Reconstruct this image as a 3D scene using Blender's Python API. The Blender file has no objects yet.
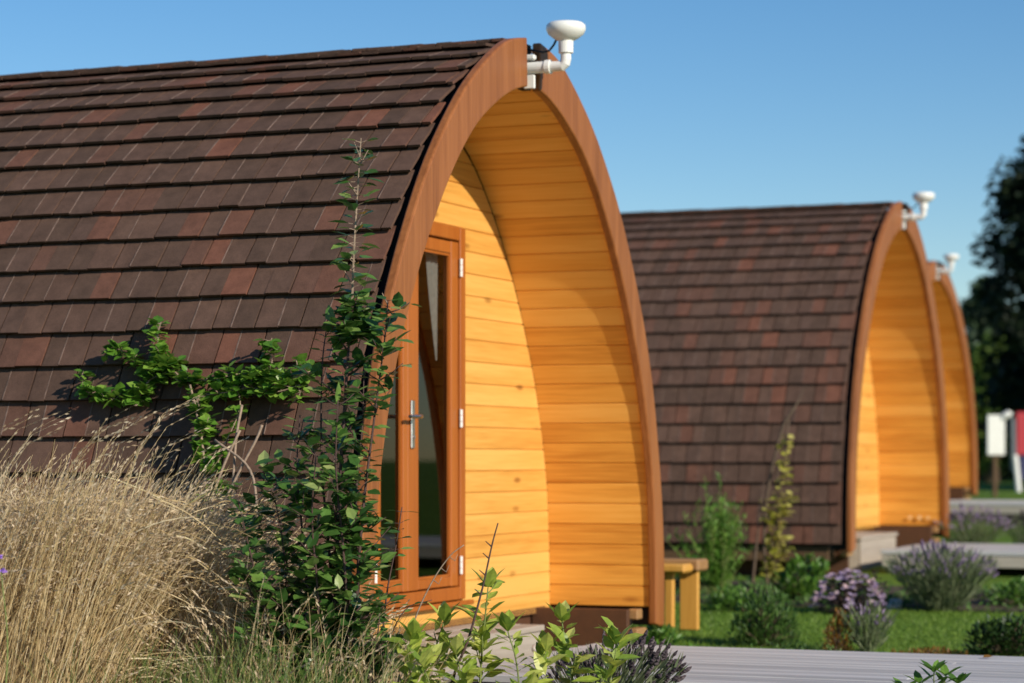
import bpy, math, random
from math import sin, cos, pi, radians, sqrt, atan2
from mathutils import Vector, Matrix

R = random.Random(11)
scene = bpy.context.scene
COL = scene.collection
EYE = 1.08
F = 2418.0

# ------------------------------------------------------------------ terrain
def ground(x, y):
    pts = [(-500, 0), (13.5, 0), (16.3, .06), (20, .17), (30, .40), (45, .58), (80, .75), (900, 1.0)]
    for (a, za), (b, zb) in zip(pts, pts[1:]):
        if y <= b:
            t = (y-a)/(b-a)
            return za+(zb-za)*t
    return 1.0

def at(px, py, d):
    """real-world point seen at a photograph position and a distance"""
    return Vector(((px-512)/F*d, d, EYE-(py-460)/F*d))

# ------------------------------------------------------------------ materials
def newmat(name):
    m = bpy.data.materials.new(name); m.use_nodes = True
    nt = m.node_tree
    b = nt.nodes.get('Principled BSDF')
    return m, nt, b

def N(nt, typ, **kw):
    n = nt.nodes.new(typ)
    for k, v in kw.items():
        setattr(n, k, v)
    return n

def ramp(nt, stops):
    r = N(nt, 'ShaderNodeValToRGB')
    el = r.color_ramp.elements
    while len(el) < len(stops): el.new(0.5)
    for e, (p, c) in zip(el, stops):
        e.position = p; e.color = (c[0], c[1], c[2], 1)
    return r

def plain(name, col, rough=.5, metal=0, bump=0, scale=40, spec=.5, var=.12):
    m, nt, b = newmat(name)
    tc = N(nt, 'ShaderNodeTexCoord')
    no = N(nt, 'ShaderNodeTexNoise'); no.inputs['Scale'].default_value = scale; no.inputs['Detail'].default_value = 5
    nt.links.new(tc.outputs['Object'], no.inputs['Vector'])
    r = ramp(nt, [(.3, [c*(1-var) for c in col]), (.7, [min(1, c*(1+var)) for c in col])])
    nt.links.new(no.outputs['Fac'], r.inputs['Fac'])
    nt.links.new(r.outputs['Color'], b.inputs['Base Color'])
    b.inputs['Roughness'].default_value = rough; b.inputs['Metallic'].default_value = metal
    b.inputs['Specular IOR Level'].default_value = spec
    if bump:
        bp = N(nt, 'ShaderNodeBump'); bp.inputs['Strength'].default_value = bump; bp.inputs['Distance'].default_value = .004
        nt.links.new(no.outputs['Fac'], bp.inputs['Height']); nt.links.new(bp.outputs['Normal'], b.inputs['Normal'])
    return m

def wood(name, cols, axis='Y', rough=.45, tone=.5, knots=True, spec=.4, grain=1.0):
    """planked timber: tone changes per plank (mesh island), grain runs along axis, dark knots"""
    m, nt, b = newmat(name)
    L = nt.links.new
    tc = N(nt, 'ShaderNodeTexCoord'); geo = N(nt, 'ShaderNodeNewGeometry')
    mp = N(nt, 'ShaderNodeMapping')
    sc = {'X': (1.1, 26, 26), 'Y': (26, 1.1, 26), 'Z': (26, 26, 1.1)}[axis]
    mp.inputs['Scale'].default_value = sc
    L(tc.outputs['Object'], mp.inputs['Vector'])
    off = N(nt, 'ShaderNodeVectorMath', operation='SCALE'); off.inputs[0].default_value = (17.3, 9.1, 23.7)
    L(geo.outputs['Random Per Island'], off.inputs['Scale'])
    ad = N(nt, 'ShaderNodeVectorMath', operation='ADD'); L(mp.outputs['Vector'], ad.inputs[0]); L(off.outputs['Vector'], ad.inputs[1])
    n1 = N(nt, 'ShaderNodeTexNoise'); n1.inputs['Scale'].default_value = .55; n1.inputs['Detail'].default_value = 4; n1.inputs['Distortion'].default_value = .6
    L(ad.outputs['Vector'], n1.inputs['Vector'])
    n2 = N(nt, 'ShaderNodeTexNoise'); n2.inputs['Scale'].default_value = 3.2; n2.inputs['Detail'].default_value = 5
    L(ad.outputs['Vector'], n2.inputs['Vector'])
    mx = N(nt, 'ShaderNodeMath', operation='MULTIPLY_ADD'); L(n2.outputs['Fac'], mx.inputs[0]); mx.inputs[1].default_value = .45*grain
    m1 = N(nt, 'ShaderNodeMath', operation='MULTIPLY'); L(n1.outputs['Fac'], m1.inputs[0]); m1.inputs[1].default_value = .55*grain
    L(m1.outputs[0], mx.inputs[2])
    rp = N(nt, 'ShaderNodeMath', operation='MULTIPLY_ADD'); L(geo.outputs['Random Per Island'], rp.inputs[0]); rp.inputs[1].default_value = tone
    sh = N(nt, 'ShaderNodeMath', operation='SUBTRACT'); L(mx.outputs[0], sh.inputs[0]); sh.inputs[1].default_value = tone*.5
    L(sh.outputs[0], rp.inputs[2])
    r = ramp(nt, [(.22, cols[0]), (.5, cols[1]), (.8, cols[2])])
    L(rp.outputs[0], r.inputs['Fac'])
    colout = r.outputs['Color']
    if knots:
        mk = N(nt, 'ShaderNodeMapping')
        mk.inputs['Scale'].default_value = {'X': (2.2, 7, 7), 'Y': (7, 2.2, 7), 'Z': (7, 7, 2.2)}[axis]
        L(tc.outputs['Object'], mk.inputs['Vector'])
        vo = N(nt, 'ShaderNodeTexVoronoi'); vo.inputs['Scale'].default_value = 1.0
        L(mk.outputs['Vector'], vo.inputs['Vector'])
        kr = ramp(nt, [(.05, (1, 1, 1)), (.15, (0, 0, 0))]); L(vo.outputs['Distance'], kr.inputs['Fac'])
        mix = N(nt, 'ShaderNodeMix', data_type='RGBA')
        km = N(nt, 'ShaderNodeMath', operation='MULTIPLY'); L(kr.outputs['Color'], km.inputs[0]); km.inputs[1].default_value = .75
        L(km.outputs[0], mix.inputs['Factor']); L(colout, mix.inputs['A'])
        mix.inputs['B'].default_value = (cols[0][0]*.45, cols[0][1]*.33, cols[0][2]*.3, 1)
        colout = mix.outputs['Result']
    L(colout, b.inputs['Base Color'])
    b.inputs['Roughness'].default_value = rough; b.inputs['Specular IOR Level'].default_value = spec
    bp = N(nt, 'ShaderNodeBump'); bp.inputs['Strength'].default_value = .25; bp.inputs['Distance'].default_value = .002
    L(n2.outputs['Fac'], bp.inputs['Height']); L(bp.outputs['Normal'], b.inputs['Normal'])
    return m

def leafm(name, stops, rough=.45, trans=.3, spec=.35, tcol=None):
    m, nt, b = newmat(name)
    L = nt.links.new
    geo = N(nt, 'ShaderNodeNewGeometry')
    r = ramp(nt, stops); L(geo.outputs['Random Per Island'], r.inputs['Fac'])
    tc = N(nt, 'ShaderNodeTexCoord')
    no = N(nt, 'ShaderNodeTexNoise'); no.inputs['Scale'].default_value = 55
    L(tc.outputs['Object'], no.inputs['Vector'])
    hv = N(nt, 'ShaderNodeHueSaturation')
    mv = N(nt, 'ShaderNodeMapRange'); mv.inputs['To Min'].default_value = .65; mv.inputs['To Max'].default_value = 1.35
    L(no.outputs['Fac'], mv.inputs['Value']); L(mv.outputs['Result'], hv.inputs['Value']); L(r.outputs['Color'], hv.inputs['Color'])
    L(hv.outputs['Color'], b.inputs['Base Color'])
    b.inputs['Roughness'].default_value = rough; b.inputs['Specular IOR Level'].default_value = spec
    if trans:
        t = N(nt, 'ShaderNodeBsdfTranslucent')
        hs = N(nt, 'ShaderNodeHueSaturation'); hs.inputs['Value'].default_value = 1.5; hs.inputs['Hue'].default_value = .48
        L(hv.outputs['Color'], hs.inputs['Color']); L(hs.outputs['Color'], t.inputs['Color'])
        ms = N(nt, 'ShaderNodeMixShader'); ms.inputs['Fac'].default_value = trans
        out = nt.nodes.get('Material Output')
        L(b.outputs[0], ms.inputs[1]); L(t.outputs[0], ms.inputs[2]); L(ms.outputs[0], out.inputs['Surface'])
    return m

def tile_mat():
    m, nt, b = newmat('roof_tile_material'); L = nt.links.new
    geo = N(nt, 'ShaderNodeNewGeometry'); tc = N(nt, 'ShaderNodeTexCoord')
    r = ramp(nt, [(0, (.092, .055, .040)), (.2, (.100, .059, .043)), (.4, (.11, .063, .046)), (.58, (.12, .069, .050)),
                  (.70, (.128, .064, .045)), (.80, (.103, .061, .046)), (.88, (.150, .068, .046)), (.955, (.178, .074, .048))])
    r.color_ramp.interpolation = 'CONSTANT'
    L(geo.outputs['Random Per Island'], r.inputs['Fac'])
    n1 = N(nt, 'ShaderNodeTexNoise'); n1.inputs['Scale'].default_value = 220; n1.inputs['Detail'].default_value = 3
    n2 = N(nt, 'ShaderNodeTexNoise'); n2.inputs['Scale'].default_value = 11; n2.inputs['Detail'].default_value = 9; n2.inputs['Roughness'].default_value = .75
    L(tc.outputs['Object'], n1.inputs['Vector']); L(tc.outputs['Object'], n2.inputs['Vector'])
    hv = N(nt, 'ShaderNodeHueSaturation')
    a = N(nt, 'ShaderNodeMath', operation='MULTIPLY_ADD'); L(n1.outputs['Fac'], a.inputs[0]); a.inputs[1].default_value = .5
    c = N(nt, 'ShaderNodeMath', operation='MULTIPLY_ADD'); L(n2.outputs['Fac'], c.inputs[0]); c.inputs[1].default_value = 1.5; c.inputs[2].default_value = 0.0
    L(c.outputs[0], a.inputs[2]); L(a.outputs[0], hv.inputs['Value']); L(r.outputs['Color'], hv.inputs['Color'])
    L(hv.outputs['Color'], b.inputs['Base Color'])
    b.inputs['Roughness'].default_value = .85; b.inputs['Specular IOR Level'].default_value = .25
    bp = N(nt, 'ShaderNodeBump'); bp.inputs['Strength'].default_value = .7; bp.inputs['Distance'].default_value = .003
    L(n1.outputs['Fac'], bp.inputs['Height']); L(bp.outputs['Normal'], b.inputs['Normal'])
    return m

def glass_mat():
    m, nt, b = newmat('door_glass_material'); L = nt.links.new
    fr = N(nt, 'ShaderNodeFresnel'); fr.inputs['IOR'].default_value = 1.6
    tr = N(nt, 'ShaderNodeBsdfTransparent'); tr.inputs['Color'].default_value = (.42, .43, .42, 1)
    gl = N(nt, 'ShaderNodeBsdfGlossy'); gl.inputs['Roughness'].default_value = .01
    ms = N(nt, 'ShaderNodeMixShader')
    L(fr.outputs[0], ms.inputs[0]); L(tr.outputs[0], ms.inputs[1]); L(gl.outputs[0], ms.inputs[2])
    L(ms.outputs[0], nt.nodes['Material Output'].inputs['Surface'])
    return m

M = {}
M['tile'] = tile_mat()
M['ridge'] = plain('ridge_tile_material', (.10, .066, .056), .85, bump=.4, scale=60)
M['felt'] = plain('roof_felt_material', (.014, .012, .012), .9)
M['board'] = wood('stained_board_material', [(.17, .054, .014), (.285, .098, .027), (.40, .148, .046)], 'Z', rough=.42, tone=.06, knots=False, grain=1.1)
M['lining'] = wood('pine_lining_material', [(.55, .215, .03), (.77, .365, .064), (.86, .465, .112)], 'Y', rough=.42, tone=.46, grain=1.15)
M['front'] = wood('pine_wall_material', [(.50, .21, .036), (.70, .345, .072), (.80, .445, .115)], 'X', rough=.42, tone=.34, grain=1.2)
M['door'] = wood('door_timber_material', [(.27, .07, .011), (.37, .106, .017), (.44, .138, .024)], 'Z', rough=.35, tone=.12, knots=False)
M['plinth'] = plain('brown_plinth_material', (.085, .033, .014), .7, bump=.2, scale=18)
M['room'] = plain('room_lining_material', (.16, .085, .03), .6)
M['glass'] = glass_mat()
M['steel'] = plain('brushed_steel_material', (.62, .62, .62), .3, 1.0)
M['white'] = plain('white_plastic_material', (.80, .80, .78), .4, spec=.4, scale=9, var=.04)
M['white_pale'] = plain('pale_mark_material', (.84, .60, .31), .6)
M['cloth'] = plain('white_cloth_material', (.82, .82, .80), .9, scale=60)
M['cable'] = plain('black_cable_material', (.012, .012, .014), .5)
M['deck'] = wood('grey_deck_material', [(.25, .25, .26), (.36, .36, .375), (.47, .47, .48)], 'X', rough=.75, tone=.3, knots=False, spec=.25)
M['step'] = wood('weathered_step_material', [(.28, .23, .19), (.40, .345, .29), (.50, .44, .37)], 'X', rough=.8, tone=.3, knots=False, spec=.2)
M['under'] = plain('dark_timber_material', (.10, .055, .025), .8)
M['bench'] = wood('bench_timber_material', [(.46, .20, .035), (.62, .31, .06), (.72, .40, .10)], 'Z', rough=.5, tone=.3, knots=False)
M['benchtop'] = wood('bench_top_material', [(.22, .11, .045), (.33, .175, .07), (.44, .25, .11)], 'X', rough=.55, tone=.3, knots=False)
M['bark'] = plain('bark_material', (.11, .075, .05), .9, bump=.5, scale=60, var=.3)
M['twig'] = plain('pale_twig_material', (.30, .22, .16), .8, scale=80, var=.3)
M['darktwig'] = plain('dark_twig_material', (.075, .04, .035), .75, scale=80, var=.3)
M['greenstem'] = plain('green_stem_material', (.16, .20, .05), .6, scale=80, var=.2)
M['straw'] = leafm('straw_material', [(0, (.20, .135, .06)), (.25, (.40, .29, .14)), (.6, (.58, .45, .245)), (.8, (.66, .53, .31)), (.93, (.78, .68, .47)), (1, (.40, .38, .14))], .6, .25, .25)
M['seed'] = leafm('seed_head_material', [(0, (.36, .26, .16)), (.5, (.58, .46, .31)), (1, (.74, .62, .46))], .7, .3, .2)
M['grassgreen'] = leafm('green_blade_material', [(0, (.06, .11, .02)), (.6, (.13, .20, .045)), (1, (.28, .30, .09))], .5, .3)
M['shrubleaf'] = leafm('shrub_leaf_material', [(0, (.028, .072, .018)), (.4, (.055, .135, .028)), (.72, (.095, .20, .040)), (.88, (.18, .29, .065)), (1, (.32, .38, .14))], .32, .25, .5)
M['vineleaf'] = leafm('vine_leaf_material', [(0, (.06, .16, .02)), (.5, (.12, .27, .03)), (1, (.22, .37, .055))], .38, .3, .5)
M['sapleaf'] = leafm('sapling_leaf_material', [(0, (.14, .24, .04)), (.3, (.28, .38, .055)), (.7, (.44, .52, .09)), (1, (.58, .60, .18))], .4, .35, .4)
M['lushleaf'] = leafm('lush_leaf_material', [(0, (.05, .12, .02)), (.5, (.09, .2, .03)), (1, (.16, .30, .05))], .4, .3, .4)
M['darkleaf'] = leafm('dark_shrub_leaf_material', [(0, (.015, .035, .01)), (.6, (.03, .07, .018)), (1, (.06, .12, .03))], .4, .2, .4)
M['midleaf'] = leafm('mid_shrub_leaf_material', [(0, (.035, .08, .018)), (.5, (.07, .15, .03)), (1, (.12, .21, .05))], .5, .3)
M['feather'] = leafm('feathery_leaf_material', [(0, (.06, .16, .02)), (.6, (.12, .26, .035)), (1, (.2, .36, .06))], .5, .3)
M['yellowleaf'] = leafm('yellow_leaf_material', [(0, (.26, .28, .035)), (.5, (.46, .45, .075)), (1, (.62, .56, .2))], .5, .35)
M['rustleaf'] = leafm('rust_leaf_material', [(0, (.14, .06, .015)), (.5, (.24, .11, .02)), (1, (.2, .18, .04))], .5, .3)
M['greyleaf'] = leafm('grey_green_leaf_material', [(0, (.08, .11, .05)), (.5, (.14, .18, .09)), (1, (.22, .25, .14))], .6, .25)
M['lawnblade'] = leafm('lawn_blade_material', [(0, (.09, .17, .02)), (.6, (.15, .26, .035)), (1, (.24, .34, .06))], .5, .35)
M['lavflower'] = leafm('lavender_flower_material', [(0, (.12, .09, .16)), (.5, (.23, .17, .30)), (1, (.38, .30, .42))], .7, .2)
M['lavdark'] = leafm('faded_lavender_material', [(0, (.035, .025, .03)), (.6, (.07, .052, .065)), (1, (.14, .11, .12))], .7, .15)
M['mauve'] = leafm('mauve_flower_material', [(0, (.24, .18, .34)), (.5, (.46, .37, .52)), (.8, (.60, .42, .46)), (1, (.70, .56, .55))], .6, .3)
M['violet'] = leafm('violet_petal_material', [(0, (.28, .13, .55)), (1, (.45, .25, .7))], .5, .3)
M['purpleleaf'] = leafm('purple_leaf_material', [(0, (.03, .014, .02)), (1, (.06, .04, .035))], .5, .2)
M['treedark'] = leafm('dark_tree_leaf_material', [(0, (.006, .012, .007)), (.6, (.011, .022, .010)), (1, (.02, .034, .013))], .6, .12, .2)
M['treemid'] = leafm('mid_tree_leaf_material', [(0, (.03, .06, .03)), (.6, (.06, .10, .05)), (1, (.09, .14, .065))], .6, .2, .2)
M['treelight'] = leafm('light_tree_leaf_material', [(0, (.05, .10, .018)), (.6, (.11, .19, .035)), (1, (.17, .25, .05))], .6, .25, .2)
M['sign'] = plain('white_board_material', (.72, .73, .70), .5)
M['red'] = plain('red_panel_material', (.42, .026, .04), .5)
M['navy'] = plain('navy_panel_material', (.02, .025, .09), .6)
M['greypost'] = plain('grey_metal_material', (.12, .14, .16), .5)
M['stone'] = plain('pale_stone_material', (.55, .50, .44), .8, bump=.5, scale=25)
M['pebble'] = plain('white_pebble_material', (.80, .76, .70), .6, bump=.2, scale=40)
M['cup'] = plain('pale_yellow_material', (.72, .60, .22), .45)

def ground_mat():
    m, nt, b = newmat('lawn_ground_material'); L = nt.links.new
    tc = N(nt, 'ShaderNodeTexCoord')
    n1 = N(nt, 'ShaderNodeTexNoise'); n1.inputs['Scale'].default_value = 1.6; n1.inputs['Detail'].default_value = 8
    n2 = N(nt, 'ShaderNodeTexNoise'); n2.inputs['Scale'].default_value = 60; n2.inputs['Detail'].default_value = 4
    L(tc.outputs['Object'], n1.inputs['Vector']); L(tc.outputs['Object'], n2.inputs['Vector'])
    r = ramp(nt, [(.3, (.07, .14, .016)), (.55, (.12, .21, .026)), (.75, (.17, .26, .04))])
    a = N(nt, 'ShaderNodeMath', operation='MULTIPLY_ADD'); L(n2.outputs['Fac'], a.inputs[0]); a.inputs[1].default_value = .5
    h = N(nt, 'ShaderNodeMath', operation='MULTIPLY'); L(n1.outputs['Fac'], h.inputs[0]); h.inputs[1].default_value = .5
    L(h.outputs[0], a.inputs[2]); L(a.outputs[0], r.inputs['Fac']); L(r.outputs['Color'], b.inputs['Base Color'])
    b.inputs['Roughness'].default_value = .9; b.inputs['Specular IOR Level'].default_value = .15
    bp = N(nt, 'ShaderNodeBump'); bp.inputs['Strength'].default_value = .8; bp.inputs['Distance'].default_value = .02
    L(n2.outputs['Fac'], bp.inputs['Height']); L(bp.outputs['Normal'], b.inputs['Normal'])
    return m
M['lawn'] = ground_mat()
M['soil'] = plain('soil_material', (.055, .038, .024), .95, bump=.8, scale=22, var=.4)

# ------------------------------------------------------------------ mesh builder
class MB:
    def __init__(s): s.v = []; s.f = []
    def add(s, vs, fs):
        o = len(s.v); s.v.extend([tuple(p) for p in vs]); s.f.extend([tuple(i+o for i in f) for f in fs])
    def hexa(s, c):      # 8 corners: bottom 4 ccw, top 4 ccw
        s.add(c, [(3, 2, 1, 0), (4, 5, 6, 7), (0, 1, 5, 4), (1, 2, 6, 5), (2, 3, 7, 6), (3, 0, 4, 7)])
    def box(s, x0, x1, y0, y1, z0, z1, ch=0):
        if ch <= 0:
            s.hexa([(x0, y0, z0), (x1, y0, z0), (x1, y1, z0), (x0, y1, z0), (x0, y0, z1), (x1, y0, z1), (x1, y1, z1), (x0, y1, z1)])
        else:           # chamfered box
            vs = []; idx = {}
            for sx in (0, 1):
                for sy in (0, 1):
                    for sz in (0, 1):
                        X = (x0, x1)[sx]; Y = (y0, y1)[sy]; Z = (z0, z1)[sz]
                        dx = ch*(1-2*sx); dy = ch*(1-2*sy); dz = ch*(1-2*sz)
                        for k, p in enumerate(((X, Y+dy, Z+dz), (X+dx, Y, Z+dz), (X+dx, Y+dy, Z))):
                            idx[(sx, sy, sz, k)] = len(vs); vs.append(p)
            g = lambda a, b, c, k: idx[(a, b, c, k)]
            fs = []
            for q, o in ((0, 0), (1, 1)):
                f0 = [g(q, 0, 0, 0), g(q, 1, 0, 0), g(q, 1, 1, 0), g(q, 0, 1, 0)]
                f1 = [g(0, q, 0, 1), g(0, q, 1, 1), g(1, q, 1, 1), g(1, q, 0, 1)]
                f2 = [g(0, 0, q, 2), g(1, 0, q, 2), g(1, 1, q, 2), g(0, 1, q, 2)]
                for f in (f0, f1, f2): fs.append(tuple(f if o else f[::-1]))
            for a in (0, 1):
                for c in (0, 1):
                    fs.append((g(a, c, 0, 0), g(a, c, 0, 1), g(a, c, 1, 1), g(a, c, 1, 0)))
                    fs.append((g(a, 0, c, 0), g(a, 0, c, 2), g(a, 1, c, 2), g(a, 1, c, 0)))
                    fs.append((g(0, a, c, 1), g(0, a, c, 2), g(1, a, c, 2), g(1, a, c, 1)))
            for a in (0, 1):
                for c in (0, 1):
                    for d in (0, 1):
                        fs.append((g(a, c, d, 0), g(a, c, d, 1), g(a, c, d, 2)))
            s.add(vs, fs)
    def tube(s, pts, radii, n=6, cap=True):
        pts = [Vector(p) for p in pts]
        if isinstance(radii, (int, float)): radii = [radii]*len(pts)
        if len(radii) != len(pts):
            m = len(radii)-1; q = len(pts)-1
            radii = [radii[min(m-1, int(i/q*m))]*(1-(i/q*m-min(m-1, int(i/q*m))))+radii[min(m-1, int(i/q*m))+1]*(i/q*m-min(m-1, int(i/q*m))) for i in range(q+1)]
        o = len(s.v); prev = None
        for i, p in enumerate(pts):
            t = (pts[min(i+1, len(pts)-1)]-pts[max(i-1, 0)])
            if t.length < 1e-9: t = Vector((0, 0, 1))
            t.normalize()
            if prev is None:
                a = Vector((0, 0, 1)) if abs(t.z) < .9 else Vector((1, 0, 0))
                u = t.cross(a).normalized()
            else:
                u = (prev-t*prev.dot(t))
                if u.length < 1e-6: u = t.orthogonal()
                u.normalize()
            prev = u; w = t.cross(u)
            for k in range(n):
                an = 2*pi*k/n
                s.v.append(tuple(p+(u*cos(an)+w*sin(an))*radii[i]))
        for i in range(len(pts)-1):
            for k in range(n):
                k2 = (k+1) % n
                s.f.append((o+i*n+k, o+i*n+k2, o+(i+1)*n+k2, o+(i+1)*n+k))
        if cap:
            s.f.append(tuple(o+k for k in range(n))[::-1]); e = o+(len(pts)-1)*n
            s.f.append(tuple(e+k for k in range(n)))
    def lathe(s, prof, cx, cy, n=24):
        o = len(s.v)
        for r, z in prof:
            for k in range(n):
                a = 2*pi*k/n; s.v.append((cx+r*cos(a), cy+r*sin(a), z))
        for i in range(len(prof)-1):
            for k in range(n):
                k2 = (k+1) % n
                s.f.append((o+i*n+k, o+i*n+k2, o+(i+1)*n+k2, o+(i+1)*n+k))
        s.f.append(tuple(o+k for k in range(n))[::-1]); e = o+(len(prof)-1)*n
        s.f.append(tuple(e+k for k in range(n)))
    def leaf(s, p, d, nrm, L, W, fold=.18, curl=.15):
        p = Vector(p); d = Vector(d).normalized(); n = Vector(nrm); n = (n-d*n.dot(d))
        if n.length < 1e-5: n = d.orthogonal()
        n.normalize(); sd = d.cross(n)
        o = len(s.v); h = W*.5
        c1 = p+d*L*.32-n*fold*W*.5; c2 = p+d*L*.68-n*(fold*W*.5+curl*L*.3)
        vs = [p, p+d*L*.32+sd*h, p+d*L*.32-sd*h, c1, p+d*L*.68+sd*h*.78-n*curl*L*.3, p+d*L*.68-sd*h*.78-n*curl*L*.3, c2, p+d*L-n*curl*L]
        s.v.extend([tuple(q) for q in vs])
        for f in ((0, 3, 1), (0, 2, 3), (1, 3, 6, 4), (3, 2, 5, 6), (4, 6, 7), (6, 5, 7)): s.f.append(tuple(o+i for i in f))
    def dia(s, p, d, nrm, L, W):
        p = Vector(p); d = Vector(d).normalized(); n = Vector(nrm); sd = d.cross(n)
        if sd.length < 1e-5: sd = d.orthogonal()
        sd.normalize(); o = len(s.v)
        m = p+d*L*.45
        s.v.extend([tuple(p), tuple(m+sd*W*.5), tuple(p+d*L), tuple(m-sd*W*.5)]); s.f.append((o, o+1, o+2, o+3))
    def ribbon(s, pts, w0, w1, side):
        o = len(s.v); n = len(pts); side = Vector(side)
        for i, p in enumerate(pts):
            w = (w0+(w1-w0)*i/(n-1))*.5; p = Vector(p)
            s.v.append(tuple(p-side*w)); s.v.append(tuple(p+side*w))
        for i in range(n-1):
            s.f.append((o+2*i, o+2*i+1, o+2*i+3, o+2*i+2))
    def spike(s, p, d, L, r, n=4):
        p = Vector(p); d = Vector(d).normalized(); u = d.orthogonal().normalized(); w = d.cross(u)
        o = len(s.v); s.v.append(tuple(p))
        for t, rr in ((.25, .9), (.6, 1.0), (.85, .6)):
            for k in range(n):
                a = 2*pi*k/n+t*3; q = p+d*L*t+(u*cos(a)+w*sin(a))*r*rr*R.uniform(.75, 1.25); s.v.append(tuple(q))
        s.v.append(tuple(p+d*L))
        for k in range(n):
            k2 = (k+1) % n
            s.f.append((o, o+1+k2, o+1+k))
            for j in range(2): s.f.append((o+1+j*n+k, o+1+j*n+k2, o+1+(j+1)*n+k2, o+1+(j+1)*n+k))
            s.f.append((o+1+2*n+k, o+1+2*n+k2, o+1+3*n))
    def build(s, name, mat, parent=None, smooth=False, bevel=0):
        me = bpy.data.meshes.new(name); me.from_pydata(s.v, [], s.f); me.update()
        if smooth:
            for p in me.polygons: p.use_smooth = True
        me.materials.append(mat)
        o = bpy.data.objects.new(name, me); COL.objects.link(o)
        if parent is not None: o.parent = parent
        if bevel:
            bm = o.modifiers.new('edge_bevel', 'BEVEL'); bm.width = bevel; bm.segments = 2; bm.limit_method = 'ANGLE'; bm.angle_limit = radians(40)
        return o

def tag(o, label=None, cat=None, group=None, kind=None):
    if label: o['label'] = label
    if cat: o['category'] = cat
    if group: o['group'] = group
    if kind: o['kind'] = kind
    return o

def empty(name, loc, rz=0, label=None, cat=None, group=None):
    o = bpy.data.objects.new(name, None); COL.objects.link(o); o.location = loc; o.rotation_euler = (0, 0, rz)
    o.empty_display_size = .1
    return tag(o, label, cat, group)

def copy_tree(o, parent=None):
    c = o.copy(); COL.objects.link(c)
    if parent is not None: c.parent = parent
    for ch in [x for x in list(o.children)]:
        copy_tree(ch, c)
    return c

# ------------------------------------------------------------------ setting: ground
def ground_sheet():
    xs = [-600, -200, -60, -25] + [-12+1*i for i in range(37)] + [40, 80, 200, 600]
    ys = [-300, -60, -15] + [-4+.75*i for i in range(72)] + [60, 80, 130, 300, 900]
    mb = MB()
    for y in ys:
        for x in xs: mb.v.append((x, y, ground(x, y)))
    n = len(xs)
    for j in range(len(ys)-1):
        for i in range(n-1): mb.f.append((j*n+i, j*n+i+1, (j+1)*n+i+1, (j+1)*n+i))
    return tag(mb.build('ground', M['lawn'], smooth=True), kind='structure')
ground_sheet()

def draped(name, poly, mat, dz, step=.35):
    """a sheet of ground cover draped over the terrain inside a convex outline"""
    mb = MB(); n = 14; a, b, c, d = [Vector(p) for p in poly]
    for j in range(n+1):
        for i in range(n+1):
            l = a.lerp(d, j/n); r = b.lerp(c, j/n); p = l.lerp(r, i/n)
            mb.v.append((p.x, p.y, ground(p.x, p.y)+dz+R.uniform(0, .02)*(0 < i < n)*(0 < j < n)))
    for j in range(n):
        for i in range(n): mb.f.append((j*(n+1)+i, j*(n+1)+i+1, (j+1)*(n+1)+i+1, (j+1)*(n+1)+i))
    return tag(mb.build(name, mat, smooth=True), kind='structure')

# ------------------------------------------------------------------ camping pod
def spline(pts, n=160):
    P = [Vector(p) for p in pts]; P = [P[0]*2-P[1]]+P+[Vector((-P[-2].x, P[-2].y))]
    out = []
    for i in range(1, len(P)-2):
        p0, p1, p2, p3 = P[i-1], P[i], P[i+1], P[i+2]
        for k in range(16):
            t = k/16
            out.append(.5*((2*p1)+(p2-p0)*t+(2*p0-5*p1+4*p2-p3)*t*t+(3*p1-p0-3*p2+p3)*t**3))
    out.append(P[-2])
    ln = [0]
    for a, b in zip(out, out[1:]): ln.append(ln[-1]+(b-a).length)
    res = []; j = 0
    for k in range(n+1):
        s = ln[-1]*k/n
        while j < len(ln)-2 and ln[j+1] < s: j += 1
        t = (s-ln[j])/max(1e-9, ln[j+1]-ln[j]); res.append(out[j].lerp(out[j+1], t))
    return res, ln[-1]

OUT, OUTL = spline([(1.87, 0), (1.872, .3), (1.84, .63), (1.775, .95), (1.67, 1.32), (1.50, 1.69), (1.225, 2.11), (.96, 2.40), (.70, 2.615), (.36, 2.81), (.12, 2.87), (0, 2.88)])
INN, INNL = spline([(1.74, 0), (1.742, .2), (1.73, .45), (1.695, .76), (1.61, 1.07), (1.495, 1.36), (1.27, 1.755), (1.0, 2.11), (.72, 2.375), (.436, 2.54), (.2, 2.63), (0, 2.66)])

def prof(P, Ltot, s, off=0):
    """point on a profile at arc length s, offset outwards"""
    n = len(P)-1; f = max(0, min(n-1e-6, s/Ltot*n)); i = int(f); t = f-i
    p = P[i].lerp(P[i+1], t)
    a = P[max(0, i-1)]; b = P[min(n, i+2)]; d = (b-a).normalized()
    if off: p = p+Vector((d.y, -d.x))*off
    return p

def hw(P, z, off=0):
    for a, b in zip(P, P[1:]):
        if a.y <= z <= b.y:
            return a.x+(b.x-a.x)*(z-a.y)/max(1e-9, b.y-a.y)+off
    return P[0].x+off if z < P[0].y else 0

POD_LEN = 5.9
D_FRONT = .63

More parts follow.
